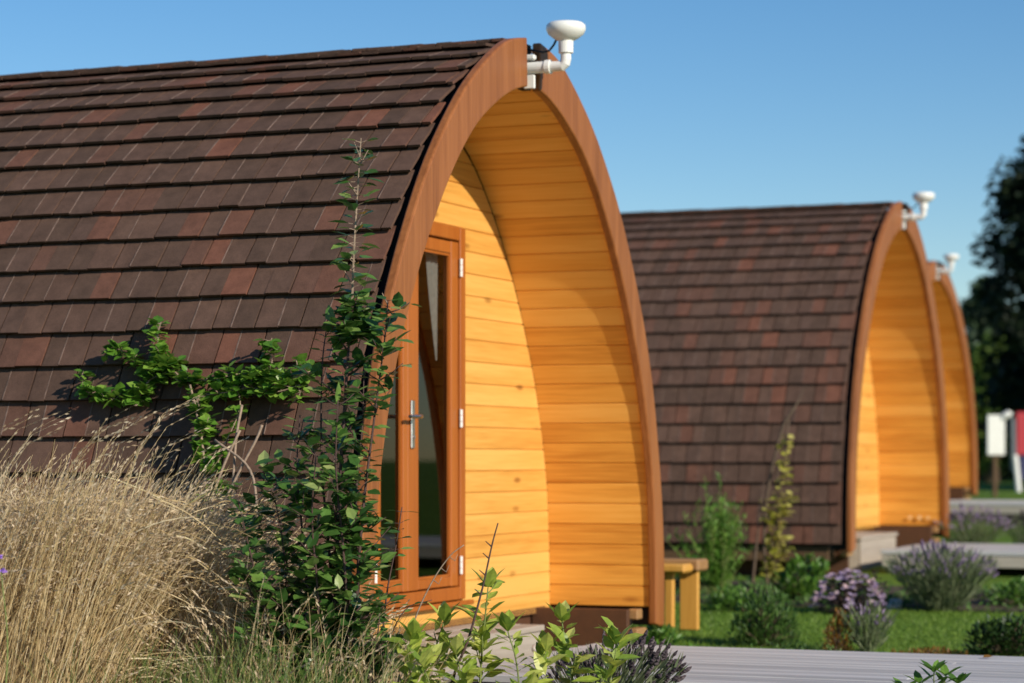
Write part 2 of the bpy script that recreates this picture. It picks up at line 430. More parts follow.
def make_pod():
    root = empty('camping_pod', (0, 0, 0))
    # --- roof: overlapping courses of tiles, every half tile its own slab
    rt = random.Random(5); mb = MB()
    exp = .16; ncr = int((OUTL-.10)/exp)
    for side in (-1, 1):
        for i in range(-1, ncr+1):
            s0 = .04+exp*i
            s1 = min(s0+exp+.035, OUTL-.01)
            s0c = max(s0, -.02)
            if s0 < -.05: continue
            y = .08 - rt.uniform(0, .22); first = True
            while y < POD_LEN:
                wfull = rt.uniform(.205, .235); half = wfull*rt.uniform(.46, .62)
                for k, w in enumerate((half, wfull-half)):
                    ya = y; yb = y+w
                    y = yb
                    g = .0042
                    a_ = ya+(g if k == 0 else .0004); b_ = yb-(g if k == 1 else .0004)
                    a_ = max(a_, .084+rt.uniform(0, .008))
                    if b_-a_ < .02: continue
                    jit = rt.uniform(-.003, .003); lift = rt.uniform(-.002, .004)
                    p0o = prof(OUT, OUTL, s0+jit, .013+lift); p0i = prof(OUT, OUTL, s0+jit, -.001+lift)
                    p1o = prof(OUT, OUTL, s1, -.020); p1i = prof(OUT, OUTL, s1, -.034)
                    if s0 < 0: continue
                    c = []
                    for (pp, yy) in ((p0i, a_), (p0i, b_), (p1i, b_), (p1i, a_), (p0o, a_), (p0o, b_), (p1o, b_), (p1o, a_)):
                        c.append((side*pp.x, yy, pp.y))
                    mb.hexa(c)
                    if k == 0:      # thin pale joint rib between the halves
                        e = rt.uniform(.0022, .0042)
                        q0 = prof(OUT, OUTL, s0+.004+jit, .0145+lift); q1 = prof(OUT, OUTL, s1, -.0185)
                        q0i = prof(OUT, OUTL, s0+.004+jit, .008); q1i = prof(OUT, OUTL, s1, -.025)
                        if b_-e > .1 and rt.random() < .8:
                            ribs.hexa([(side*pp.x, yy, pp.y) for (pp, yy) in ((q0i, b_-e), (q0i, b_+e), (q1i, b_+e), (q1i, b_-e), (q0, b_-e*.6), (q0, b_+e*.6), (q1, b_+e*.6), (q1, b_-e*.6))])
    roof = mb.build('roof', M['tile'], root)
    ribs.build('tile_rib', M['rib'], roof)
    # --- ridge caps
    rc = MB(); y = .10
    while y < POD_LEN:
        y2 = y+.42
        for side in (-1, 1):
            a = prof(OUT, OUTL, OUTL-.165, .012); b = Vector((0, 2.893)); lift0 = 0.0; lift1 = .006
            ai = prof(OUT, OUTL, OUTL-.165, -.008)
            rc.hexa([(side*ai.x, y, ai.y), (side*ai.x, y2+.02, ai.y-.006), (0, y2+.02, b.y-.03), (0, y, b.y-.024),
                     (side*a.x, y, a.y+lift1), (side*a.x, y2+.02, a.y), (0, y2+.02, b.y-.006), (0, y, b.y+lift1-.004)])
        y = y2
    rc.build('ridge_cap', M['ridge'], root)
    # --- dark felt shell under the tiles, visible in the gap behind the boards
    sh = MB(); n = 60; ys = (.05, POD_LEN-.02)
    prm = [(-1, i) for i in range(n+1)]+[(1, i) for i in range(n-1, -1, -1)]
    rows = []
    for sd, i in prm:
        p = prof(OUT, OUTL, OUTL*i/n, -.06); rows.append((sd*max(0, p.x), p.y))
    for off in (0, -.012):
        for x, z in rows:
            for yy in ys: sh.v.append((x, yy, z+off*(z > 2.5)) if off == 0 else (x*.993, yy, z-.012))
    m = len(rows)
    for i in range(m-1):
        sh.f.append((2*i, 2*i+1, 2*i+3, 2*i+2)); o = 2*m; sh.f.append((o+2*i, o+2*i+2, o+2*i+3, o+2*i+1))
        sh.f.append((2*i, 2*i+2, o+2*i+2, o+2*i))
    sh.build('roof_underlay', M['felt'], root)
    # --- back wall
    bw = MB(); o = 0
    for yy in (POD_LEN-.05, POD_LEN): bw.v.extend([(x*.99, yy, z-.01) for x, z in rows])
    bw.f.append(tuple(range(m))); bw.f.append(tuple(range(2*m-1, m-1, -1)))
    for i in range(m): bw.f.append((i, (i+1) % m, m+(i+1) % m, m+i))
    bw.build('back_wall', M['front'], root)
    # --- arched fascia boards
    for sd, u_end in ((-1, .075), (1, .055)):
        fb = MB(); k = 72; vs = []
        tO = max(i for i in range(len(OUT)) if OUT[i].x >= u_end); tI = max(i for i in range(len(INN)) if INN[i].x >= u_end)
        for i in range(k+1):
            po = prof(OUT, OUTL, OUTL*tO/160*i/k, .012); pi_ = prof(INN, INNL, INNL*tI/160*i/k)
            if i == 0: pi_ = Vector((pi_.x, -.0)); po = Vector((po.x, -.03))
            vs += [(sd*po.x, 0, po.y), (sd*pi_.x, 0, pi_.y), (sd*pi_.x, .045, pi_.y), (sd*po.x, .045, po.y)]
        fs = []
        for i in range(k):
            for q in range(4):
                q2 = (q+1) % 4; f = (4*i+q, 4*i+q2, 4*i+4+q2, 4*i+4+q); fs.append(f if sd > 0 else f[::-1])
        c0 = (3, 2, 1, 0); c1 = (4*k, 4*k+1, 4*k+2, 4*k+3)
        fs += [c0 if sd > 0 else c0[::-1], c1 if sd > 0 else c1[::-1]]
        fb.add(vs, fs); fb.build('arch_board', M['board'], root, bevel=.009)
    # dark strip that closes the gap at the horn
    gp = MB(); gp.box(-.085, .065, .047, .09, 2.66, 2.875); gp.build('horn_block', M['felt'], root)
    # --- lining of the porch: boards along the pod
    ln = MB(); w = .112; ns = int((INNL-.09)/w)
    rl = random.Random(3)
    for sd in (-1, 1):
        s = .09
        while s < INNL-.005:
            e = min(s+w, INNL-.002); g = .003
            # cross section with chamfered edges
            a = prof(INN, INNL, s, .026); b = prof(INN, INNL, e, .026)
            d = (b-a); dl = d.length; d = d/dl; nrm = Vector((-d.y, d.x))  # inward
            sec = [a+nrm*-.016, b+nrm*-.016, b+nrm*.0-d*.0006, b+nrm*.006-d*g*1.6, a+nrm*.006+d*g*1.6, a+d*.0006]
            jj = rl.uniform(-.001, .001)
            vs = [(sd*q.x, .046, q.y) for q in sec]+[(sd*q.x, D_FRONT-.001+jj*0, q.y) for q in sec]
            fs = [(0, 1, 2, 3, 4, 5), (11, 10, 9, 8, 7, 6)]+[(i, 6+i, 6+(i+1) % 6, (i+1) % 6) for i in range(6)]
            ln.add(vs, fs); s = e
    ln.build('porch_lining', M['lining'], root)
    # --- front wall
    fw = MB(); z = .05; r = 0
    DW, DZ0, DZ1 = .562, .178, 2.066
    while z < 2.64:
        z2 = min(z+.112, 2.675); zm = (z+z2)/2
        h0 = hw(INN, z, .02); h1 = hw(INN, z2, .02)
        if h0 < .03: break
        segs = []
        if zm < DZ1 and zm > DZ0-.06: segs = [(-h0, -h1, -DW, -DW), (DW, DW, h0, h1)]
        else: segs = [(-h0, -h1, h0, h1)]
        for (xa0, xa1, xb0, xb1) in segs:
            g = .004; y0 = D_FRONT; y1 = D_FRONT+.028
            lerp = lambda a, b, t: a+(b-a)*t
            sec = [(y1, 0), (y0+.006, .0), (y0, g/(z2-z)), (y0, 1-g/(z2-z)), (y0+.006, 1.0), (y1, 1.0)]
            vs = [(lerp(xa0, xa1, t), y, z+.0004+(z2-z-.0008)*t) for y, t in sec]+[(lerp(xb0, xb1, t), y, z+.0004+(z2-z-.0008)*t) for y, t in sec]
            fs = [(0, 1, 2, 3, 4, 5), (11, 10, 9, 8, 7, 6)]+[(i, 6+i, 6+(i+1) % 6, (i+1) % 6) for i in range(6)]
            fw.add(vs, fs)
        z = z2
    fw.build('front_wall', M['front'], root)
    # --- door frame and two glazed leaves
    fr = MB(); y0, y1 = D_FRONT-.022, D_FRONT+.05
    fr.box(-.56, -.495, y0, y1, .186, 2.064, .004); fr.box(.495, .56, y0, y1, .186, 2.064, .004)
    fr.box(-.4948, .4948, y0, y1, 1.995, 2.064, .004); fr.box(-.4948, .4948, y0, y1, .186, .25, .004)
    fr.box(-.60, .60, y0-.03, y0-.002, .158, .182, .004)
    frame = fr.build('door_frame', M['door'], root)
    for sd in (-1, 1):
        d = MB(); ya, yb = D_FRONT-.012, D_FRONT+.032
        if sd > 0: xs = (-.106, .49); xi0, xi1 = .016, .404
        else: xs = (-.49, -.110); xi0, xi1 = -.405, -.160
        d.box(xs[0], xi0, ya, yb, .255, 1.988, .004); d.box(xi1, xs[1], ya, yb, .255, 1.988, .004)
        d.box(xi0+.0003, xi1-.0003, ya+.001, yb-.001, 1.925, 1.986, .004); d.box(xi0+.0003, xi1-.0003, ya+.001, yb-.001, .257, .305, .004)
        # glazing beads
        for (x0, x1, z0, z1) in ((xi0, xi0+.012, .306, 1.924), (xi1-.012, xi1, .306, 1.924), (xi0+.0125, xi1-.0125, 1.912, 1.924), (xi0+.0125, xi1-.0125, .306, .318)):
            d.box(x0, x1, ya+.008, ya+.02, z0, z1)
        leaf = d.build('door', M['door'], root)
        gl = MB(); gl.add([(xi0, ya+.022, .30), (xi1, ya+.022, .30), (xi1, ya+.022, 1.93), (xi0, ya+.022, 1.93)], [(0, 1, 2, 3)])
        gl.build('glass_pane', M['glass'], leaf)
        if sd > 0:
            hx = -.066; hd = MB(); hd.box(hx-.019, hx+.019, ya-.011, ya-.0005, .945, 1.18, .004)
            hd.tube([(hx, ya-.01, 1.10), (hx, ya-.055, 1.10)], .011, 10)
            hd.tube([(hx, ya-.052, 1.10), (hx-.03, ya-.056, 1.10), (hx-.125, ya-.05, 1.098)], [.011, .010, .009], 10)
            hd.tube([(hx, ya-.018, 1.0), (hx, ya-.0105, 1.0)], .009, 10)
            hd.build('handle', M['steel'], leaf)
        for hz in (.36, 1.10, 1.86):
            hg = MB(); hg.tube([(sd*.493, ya-.014, hz-.045), (sd*.493, ya-.014, hz-.016)], .009, 8); hg.tube([(sd*.493, ya-.014, hz-.014), (sd*.493, ya-.014, hz+.014)], .009, 8)
            hg.tube([(sd*.493, ya-.014, hz+.016), (sd*.493, ya-.014, hz+.045)], .009, 8)
            hg.build('hinge', M['white'], leaf)
    # --- room behind the doors
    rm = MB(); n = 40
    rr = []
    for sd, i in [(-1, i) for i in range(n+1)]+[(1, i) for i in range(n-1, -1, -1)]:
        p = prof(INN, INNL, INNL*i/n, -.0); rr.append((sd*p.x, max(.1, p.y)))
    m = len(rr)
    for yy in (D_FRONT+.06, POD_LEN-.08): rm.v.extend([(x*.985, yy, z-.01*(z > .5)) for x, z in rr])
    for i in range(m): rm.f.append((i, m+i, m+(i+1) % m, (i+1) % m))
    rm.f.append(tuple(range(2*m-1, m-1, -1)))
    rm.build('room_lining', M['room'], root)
    cu = MB(); nx, nz = 14, 16
    for j in range(nz+1):
        t = j/nz; z = 1.95-.56*t; xa = .255+.125*t**1.25; xb = .400-.006*t
        for i in range(nx+1):
            q = i/nx; cu.v.append((xa+(xb-xa)*q, .693+.006*sin(q*16)*(1-.5*t), z))
    for j in range(nz):
        for i in range(nx): cu.f.append((j*(nx+1)+i, j*(nx+1)+i+1, (j+1)*(nx+1)+i+1, (j+1)*(nx+1)+i))
    cu.build('curtain', M['cloth'], root, smooth=True)
    # --- plinth and bearer ends
    pl = MB(); pl.box(-1.56, 1.56, D_FRONT+.03, POD_LEN-.2, -.35, .046, .006)
    for sd in (-1, 1): pl.box(*sorted((sd*1.56, sd*1.60)), .10, D_FRONT+.026, -.35, .086, .004)
    pl.build('plinth', M['plinth'], root)
    fl = MB(); fl.box(-1.70, 1.70, D_FRONT-.0, POD_LEN-.06, .05, .088); fl.build('floor', M['plinth'], root)
    for sd in (-1, 1):
        be = MB(); be.box(*sorted((sd*1.605, sd*1.69)), .06, .12, .03, .085, .005); be.box(*sorted((sd*1.605, sd*1.76)), .06, .12, -.06, -.02, .005)
        be.build('bearer_end', M['benchtop'], root)
        gb = MB(); gb.box(*sorted((sd*1.62, sd*1.82)), .2, POD_LEN-.1, -.10, .02, .005); gb.build('ground_beam', M['under'], root)
    # --- white domed antenna on an elbow bracket at the horn
    an = MB(); z = 2.755
    an.tube([(-.012, .046, z), (-.012, -.06, z)], .028, 16); an.tube([(-.012, -.06, z), (-.012, -.085, z)], .034, 16)
    an.tube([(-.012, -.085, z), (-.012, -.145, z), (-.012, -.158, z+.012), (-.012, -.162, z+.03), (-.012, -.162, z+.075)], .025, 16)
    an.tube([(-.012, -.162, z+.06), (-.012, -.162, z+.125)], [.035, .036], 20)
    an.box(-.035, -.005, -.010, .046, z+.036, z+.062, .006); an.box(-.030, -.014, -.008, .046, z-.10, z-.035, .003)
    ant = an.build('antenna', M['white'], root, smooth=False)
    dm = MB(); zb = z+.118
    dm.lathe([(.038, zb), (.06, zb+.012), (.085, zb+.032), (.094, zb+.052), (.093, zb+.072), (.08, zb+.084), (.04, zb+.09), (.001, zb+.092)], -.012, -.162, 32)
    dm.build('dome', M['white'], ant, smooth=True)
    cb = MB(); cb.tube([(-.012, -.115, zb+.012), (-.01, -.10, zb-.015), (-.006, -.075, zb-.04), (0, -.04, zb-.045), (0, .02, zb-.03), (0, .05, zb-.03)], .0055, 8)
    cb.build('cable', M['cable'], ant, smooth=True)
    return root

M['rib'] = plain('tile_rib_material', (.155, .105, .085), .85, scale=25, var=.5)
ribs = MB()
pod1 = make_pod()
POD = {1: ((.11, 11.51, .19), (.386, .9225)), 2: ((3.34, 20.55, .385), (.37, .929)), 3: ((5.24, 29.7, .64), (.43, .903))}
def place(o, k):
    (x, y, z), u = POD[k]; o.location = (x, y, z); o.rotation_euler = (0, 0, atan2(u[1], u[0]))
place(pod1, 1)
tag(pod1, 'nearest and largest camping pod, with glazed double doors inside its pine porch', 'camping pod', 'camping pods in a row')
pod2 = copy_tree(pod1); place(pod2, 2)
tag(pod2, 'middle brown tiled camping pod with a yellow climber growing against its wall', 'camping pod', 'camping pods in a row')
pod3 = copy_tree(pod1); place(pod3, 3)
tag(pod3, 'farthest camping pod, showing only a narrow porch arch past the middle pod', 'camping pod', 'camping pods in a row')

def podpt(k, u, v, z=0):
    """v: metres in front of the porch arch"""
    (x, y, zb), (ux, uy) = POD[k]
    return Vector((x+ux*u+uy*v, y+uy*u-ux*v, zb+z))
def podrot(k): u = POD[k][1]; return atan2(u[1], u[0])

# three pale marks low on the middle pod's lining
rr = random.Random(8)
for i, yy in enumerate((.17, .25, .335)):
    pm = MB(); x = 1.735; h = .034+.01*(i % 2); w = .042
    ring = [(x-.002, yy+w*cos(a)*.5*rr.uniform(.6, 1.2), .165+h*.45*sin(a)*rr.uniform(.6, 1.2)) for a in [2*pi*q/12 for q in range(12)]]
    pm.v.extend(ring); pm.v.extend([(x+.004, a, b) for _, a, b in ring])
    pm.f.append(tuple(range(12))); pm.f.extend([(q, 12+q, 12+(q+1) % 12, (q+1) % 12) for q in range(12)])
    pm.build('pale_mark', M['white_pale'], pod2)

# ------------------------------------------------------------------ steps and decks
def make_step(k, label):
    g = ground(*podpt(k, 0, 0)[:2]); base = podpt(k, 0, 0); hgt = base.z
    root = empty('entrance_step', (base.x, base.y, base.z), podrot(k), label, 'step', 'entrance steps under the porches')
    top = MB(); z1 = .062; n = 3; y0 = .20; dy = .125
    for i in range(n): top.box(-.72, .62, y0+i*dy, y0+(i+1)*dy-.006, z1-.03, z1, .004)
    top.build('tread', M['step'], root)
    fr = MB(); lo = g-base.z-.02
    fr.box(-.70, .595, y0+.012, y0+.034, lo, z1-.032, .003); fr.box(.575, .60, y0+.036, y0+n*dy-.02, lo, z1-.032, .003); fr.box(-.70, -.675, y0+.036, y0+n*dy-.02, lo, z1-.032, .003)
    fr.build('riser', M['step'], root)
    return root
make_step(1, 'low weathered timber step below the glazed doors of the nearest pod')
make_step(2, 'pale timber step under the porch of the middle pod')

def make_deck(k, u0, u1, v0, v1, dz, label, thick=.035):
    base = podpt(k, 0, 0, dz); root = empty('timber_deck', base, podrot(k), label, 'deck', 'timber decks in front of the pods')
    # local x = u, local y = -v
    d = MB(); w = .118; u = u0; rd = random.Random(k)
    while u < u1-.02:
        e = min(u+w, u1); v = v0
        while v < v1:
            L = rd.uniform(1.9, 2.9); v2 = min(v+L, v1)
            if v1-v2 < .4: v2 = v1
            zz = rd.uniform(-.002, .002)
            d.box(u+.003, e-.003, -v2+.0015, -v-.0015, -thick+zz, zz, .004); v = v2
        u = e
    bd = d.build('deck_boards', M['deckv'], root)
    s = MB(); g0 = -.5
    s.box(u0+.01, u0+.045, -v1+.01, -v0-.01, -.13, -thick-.004, .004); s.box(u1-.045, u1-.01, -v1+.01, -v0-.01, -.13, -thick-.004, .004)
    s.box(u0+.05, u1-.05, -v0-.05, -v0-.015, -.13, -thick-.004, .004); s.box(u0+.05, u1-.05, -v1+.015, -v1+.05, -.13, -thick-.004, .004)
    s.build('edge_board', M['deckedge'] , root)
    for uu in (u0+.1, (u0+u1)/2, u1-.1):
        vv = v0+.15
        while vv < v1:
            p = MB(); p.box(uu-.04, uu+.04, -vv-.04, -vv+.04, -.55, -.132, .004); p.build('deck_post', M['under'], root); vv += 1.4
    return root
M['deckv'] = wood('deck_board_material', [(.31, .315, .325), (.46, .465, .48), (.60, .605, .62)], 'Y', rough=.72, tone=.36, knots=False, spec=.25)
M['deckedge'] = wood('deck_edge_material', [(.33, .29, .25), (.42, .38, .33), (.5, .46, .41)], 'Y', rough=.8, tone=.2, knots=False, spec=.2)
make_deck(1, -1.15, .72, .03, 5.2, -.03, 'grey timber deck in the foreground running right from the nearest pod')
make_deck(2, -1.05, .8, .03, 5.5, -.035, 'pale timber deck behind the big lavender beside the middle pod')
make_deck(3, -1.05, .9, .05, 6.0, -.06, 'far pale timber deck beyond the middle pod')

# ------------------------------------------------------------------ bench, cup, pebble
def make_bench():
    g = ground(1, 14.6); p = at(678, 600, 14.7); root = empty('garden_bench', (p.x, p.y, g), podrot(1)-pi/2+.0, 'small orange timber bench with brown top at the foot of the nearest pod', 'bench')
    # local x runs forward of the pods (towards the right of the photo)
    zt = .43
    t = MB(); t.box(-1.0, .10, -.17, -.004, zt-.055, zt, .014); t.build('seat_board', M['bench'], root)
    t = MB(); t.box(-1.0, .13, .004, .20, zt-.05, zt+.022, .012); t.build('seat_board', M['benchtop'], root)
    for x in (-.85,):
        l = MB(); l.box(x-.06, x+.06, -.10, -.06, -.02, zt-.057, .005); l.build('leg', M['bench'], root)
        l = MB(); l.box(x-.06, x+.06, .08, .12, -.02, zt-.052, .005); l.build('leg', M['bench'], root)
    l = MB(); l.box(-.045, .005, -.12, -.07, -.02, zt-.057, .005); l.build('leg', M['bench'], root)
    l = MB(); l.box(-.01, .105, .06, .10, .02, zt-.052, .005); l.build('leg', M['bench'], root)
    r = MB(); r.box(-.84, -.05, -.02, .03, zt-.13, zt-.06, .004); r.build('rail', M['under'], root)
    cup = MB(); c = root.matrix_basis
    q = Matrix.Translation(root.location) @ Matrix.Rotation(root.rotation_euler.z, 4, 'Z') @ Vector((-.10, -.085, zt))
    cup.lathe([(.02, 0), (.026, .004), (.032, .05), (.035, .09), (.032, .092), (.029, .05), (.022, .012), (.001, .01)], 0, 0, 20)
    co = cup.build('yellow_cup', M['cup'], smooth=True); co.location = q
    tag(co, 'small pale yellow cup standing on the timber bench', 'cup')
make_bench()

def rock(name, loc, r, mat, label, cat, group=None, seed=1):
    rr = random.Random(seed); mb = MB(); n, m = 12, 8
    import mathutils
    for j in range(m+1):
        th = pi*j/m
        for i in range(n):
            ph = 2*pi*i/n; d = Vector((sin(th)*cos(ph), sin(th)*sin(ph), cos(th)*.72))
            k = 1+.22*mathutils.noise.noise(d*1.6+Vector((seed*3.1, 0, 0)))
            mb.v.append(tuple(d*r*k))
    for j in range(m):
        for i in range(n): mb.f.append((j*n+i, (j+1)*n+i, (j+1)*n+(i+1) % n, j*n+(i+1) % n))
    o = mb.build(name, mat, smooth=True); o.location = loc; o.rotation_euler = (rr.uniform(0, .4), rr.uniform(0, .4), rr.uniform(0, 6))
    return tag(o, label, cat, group)
p = at(537, 636, 11.55); rock('white_pebble', (p.x, p.y, .16+.02), .028, M['pebble'], 'round white pebble lying on the deck by the step of the nearest pod', 'pebble')

# ------------------------------------------------------------------ plant helpers
def rdir(rr, el0=-.2, el1=.7):
    a = rr.uniform(0, 2*pi); e = rr.uniform(el0, el1); return Vector((cos(a)*cos(e), sin(a)*cos(e), sin(e)))

def smooth_path(pts, per=5):
    P = [Vector(p) for p in pts]
    if len(P) < 3: return P
    P2 = [P[0]*2-P[1]]+P+[P[-1]*2-P[-2]]; out = []
    for i in range(1, len(P2)-2):
        p0, p1, p2, p3 = P2[i-1:i+3]
        for k in range(per):
            t = k/per; out.append(.5*((2*p1)+(p2-p0)*t+(2*p0-5*p1+4*p2-p3)*t*t+(3*p1-p0-3*p2+p3)*t**3))
    out.append(P2[-2]); return out

def along(path):
    ln = [0]
    for a, b in zip(path, path[1:]): ln.append(ln[-1]+(b-a).length)
    return ln
def pathpt(path, ln, s):
    for i in range(len(path)-1):
        if ln[i+1] >= s or i == len(path)-2:
            t = (s-ln[i])/max(1e-9, ln[i+1]-ln[i]); return path[i].lerp(path[i+1], t), (path[i+1]-path[i]).normalized()

class Plant:
    def __init__(s, name, base, label, cat, group=None):
        s.b = Vector(base); s.root = empty(name, base, 0, label, cat, group); s.parts = {}
    def mb(s, key):
        if key not in s.parts: s.parts[key] = MB()
        return s.parts[key]
    def done(s, spec):
        for key, (pname, mat) in spec.items():
            if key in s.parts and s.parts[key].v:
                mb = s.parts[key]; b = s.b; mb.v = [(x-b.x, y-b.y, z-b.z) for x, y, z in mb.v]
                o = mb.build(pname, mat, s.root, smooth=(key == 'stem'))
                if key in getattr(s, 'stuff', ()): o['kind'] = 'stuff'
        return s.root

def leafy_stem(P, pts, rr, r0, r1, step, L, W, start=0, spread=(-.1, .5), skey='stem', lkey='leaf', n=5, wdens=None, twig=None, pair=True, petiole=.012, toward=None):
    path = smooth_path(pts); ln = along(path); T = ln[-1]
    P.mb(skey).tube(path, [r0+(r1-r0)*l/T for l in ln], n)
    s = start; az = rr.uniform(0, 6)
    while s < T:
        p, d = pathpt(path, ln, s); az += 2.4+rr.uniform(-.5, .5)
        fs = (s-start)/max(.01, T-start)
        for k in range(2 if pair else 1):
            a = az+pi*k+rr.uniform(-.4, .4); e = rr.uniform(*spread)
            o = Vector((cos(a)*cos(e), sin(a)*cos(e), sin(e)))
            if twig and rr.random() < twig[0]*(1-.6*fs):
                TL = rr.uniform(twig[1], twig[2])*(1-.55*fs); q = p+o*TL*.5+Vector((0, 0, TL*.18)); e2 = p+o*TL+Vector((0, 0, TL*.5))
                P.mb(skey).tube([p, q, e2], [r1*1.3, r1, r1*.7], 4)
                m = int(TL/step*1.5)+2
                for j in range(m):
                    t = (j+.6)/m; b = p.lerp(q, t*2) if t < .5 else q.lerp(e2, t*2-1)
                    dd = (rdir(rr, -.3, .9)+o*.5).normalized(); l = L*rr.uniform(.6, 1.1)
                    P.mb(lkey).leaf(b+dd*petiole*.5, dd, Vector((rr.uniform(-.5, .5), rr.uniform(-.7, .3), 1)), l, W*l/L)
            else:
                l = L*rr.uniform(.65, 1.1)*(1-.25*fs)
                if petiole: P.mb(skey).tube([p, p+o*petiole], [r1*.7, r1*.5], 3, cap=False)
                P.mb(lkey).leaf(p+o*petiole, o, Vector((rr.uniform(-.45, .45), rr.uniform(-.6, .25), 1)), l, W*l/L)
        s += step*rr.uniform(.7, 1.3)*(wdens(fs) if wdens else 1)
    return path

# ------------------------------------------------------------------ tall dark shrub in front of the nearest pod
rr = random.Random(21)
D = 8.6
sb = at(325, 805, D); sb.z = 0
S = Plant('tall_shrub', sb, 'tall dark green small-leaved shrub with a thin bare-topped spire in front of the nearest pod', 'shrub')
def tr(pts, d=D, dj=0): return [at(x, y, d+dj*i/max(1, len(pts)-1)) for i, (x, y) in enumerate(pts)]
stems = [
    ([(330, 805), (334, 640), (338, 520), (345, 400), (352, 300)], .012, .004, .03, .0),
    ([(322, 805), (312, 640), (303, 540), (297, 470), (300, 415)], .009, .002, .035, .1),
    ([(338, 805), (352, 660), (362, 520), (374, 420), (384, 345), (388, 300)], .010, .0022, .03, -.1),
    ([(318, 805), (285, 690), (262, 600), (246, 535), (236, 490)], .008, .002, .032, -.1),
    ([(316, 805), (290, 700), (268, 640), (248, 585), (238, 560)], .007, .002, .034, -.15),
    ([(322, 805), (306, 700), (300, 620), (285, 560), (275, 500), (262, 470)], .007, .002, .032, .1),
    ([(330, 805), (332, 600), (322, 470), (322, 370), (328, 318)], .009, .002, .03, .12),
    ([(318, 805), (300, 700), (272, 620), (256, 560), (262, 515)], .007, .002, .035, .15),
    ([(335, 805), (348, 660), (344, 560), (336, 470), (338, 400)], .009, .002, .032, -.15),
    ([(338, 805), (362, 720), (374, 660), (380, 615)], .006, .002, .035, -.1),
    ([(328, 805), (318, 700), (318, 600), (312, 520), (316, 455)], .008, .002, .032, -.2),
    ([(334, 805), (345, 700), (358, 600), (356, 500), (362, 430), (364, 370)], .009, .002, .032, .15),
    ([(325, 805), (296, 720), (282, 650), (286, 580), (280, 520)], .007, .002, .034, .0),
]
for pts, r0, r1, st, dj in stems:
    leafy_stem(S, tr(pts, D, dj), rr, r0, r1, st*.95, .074, .044, start=.30, twig=(.6, .05, .19))
# spire
leafy_stem(S, tr([(352, 302), (354, 250), (357, 200), (361, 138)]), rr, .0045, .002, .016, .084, .052, start=.02, spread=(-.3, .5), skey='spire', petiole=.026)
for (a, b) in (((360, 165), (368, 150)), ((361, 160), (354, 142)), ((357, 195), (348, 182)), ((354, 235), (362, 222)), ((352, 285), (343, 268)), ((388, 305), (382, 293)), ((386, 330), (395, 312)), ((355, 262), (346, 252))):
    S.mb('spire').tube(tr([a, b]), [.0025, .0015], 4)
leafy_stem(S, tr([(348, 345), (352, 320), (353, 300)]), rr, .004, .002, .010, .066, .04, start=.0, spread=(-.4, .4), twig=(.6, .05, .13))
S.done({'stem': ('stem', M['darktwig']), 'spire': ('spire_twig', M['twig']), 'leaf': ('foliage', M['shrubleaf'])})

# dark-leaved sapling beside the door
rr = random.Random(33); D2 = 8.75
b = at(386, 830, D2); b.z = 0
S = Plant('dark_leaved_sapling', b, 'slender dark-leaved sapling standing in front of the double doors', 'sapling')
leafy_stem(S, [Vector(b)]+tr([(384, 760), (380, 683), (386, 600), (396, 545), (402, 507)], D2), rr, .006, .002, .034, .066, .032, start=.34, spread=(.0, .5), petiole=.018)
leafy_stem(S, tr([(384, 650), (405, 610), (432, 600)], D2), rr, .003, .0015, .05, .055, .028, start=.05, petiole=.01)
leafy_stem(S, [Vector(b)]+tr([(372, 700), (355, 660), (362, 640)], D2), rr, .004, .0015, .03, .06, .034, start=.45, petiole=.01)
S.done({'stem': ('stem', M['darktwig']), 'leaf': ('foliage', M['shrubleaf'])})

# light green saplings in the foreground
rr = random.Random(7)
sap = [
    ([(478, 760), (480, 683), (484, 630), (488, 588)], 8.9, 'light green sapling in the foreground with a leafy tip before the pine front wall'),
    ([(560, 790), (572, 683), (566, 648), (562, 622)], 8.8, 'light green sapling rising out of the faded lavender in the foreground'),
    ([(444, 790), (440, 683), (436, 650), (444, 622)], 9.0, 'light green low sapling just below the door frame'),
    ([(525, 800), (520, 700), (516, 660), (508, 632)], 8.6, 'short light green sapling left of the faded lavender'),
    ([(412, 800), (416, 710), (408, 660), (414, 640)], 8.5, 'lowest light green sapling next to the dark-leaved one'),
    ([(548, 800), (540, 700), (538, 670), (546, 652)], 8.75, 'light green sapling in front of the white pebble'),
    ([(462, 800), (458, 710), (462, 680), (456, 655)], 8.6, 'short light green sapling at the foot of the dark bare twig'),
    ([(430, 800), (424, 720), (430, 690), (424, 668)], 8.4, 'light green sapling lowest of all beside the dry stalk'),
    ([(592, 800), (604, 710), (612, 672), (616, 645)], 8.7, 'light green sapling mixed into the middle of the faded lavender'),
]
for pts, d, lab in sap:
    b = at(pts[0][0], pts[0][1], d); b.z = 0
    S = Plant('light_green_sapling', b, lab, 'sapling', 'light green saplings in the foreground')
    leafy_stem(S, [Vector(b)]+tr(pts, d), rr, .006, .0025, .023, .096, .047, start=.34, spread=(.2, 1.0), petiole=.014, twig=(.2, .06, .14))
    top = at(pts[-1][0], pts[-1][1], d)
    for k in range(4):
        a = k*pi/2+rr.uniform(-.4, .4); dd = Vector((cos(a)*.5, sin(a)*.5, .8)); S.mb('leaf').leaf(top, dd, Vector((-cos(a), -sin(a), .6)), .10, .052)
    S.done({'stem': ('stem', M['greenstem']), 'leaf': ('foliage', M['sapleaf'])})

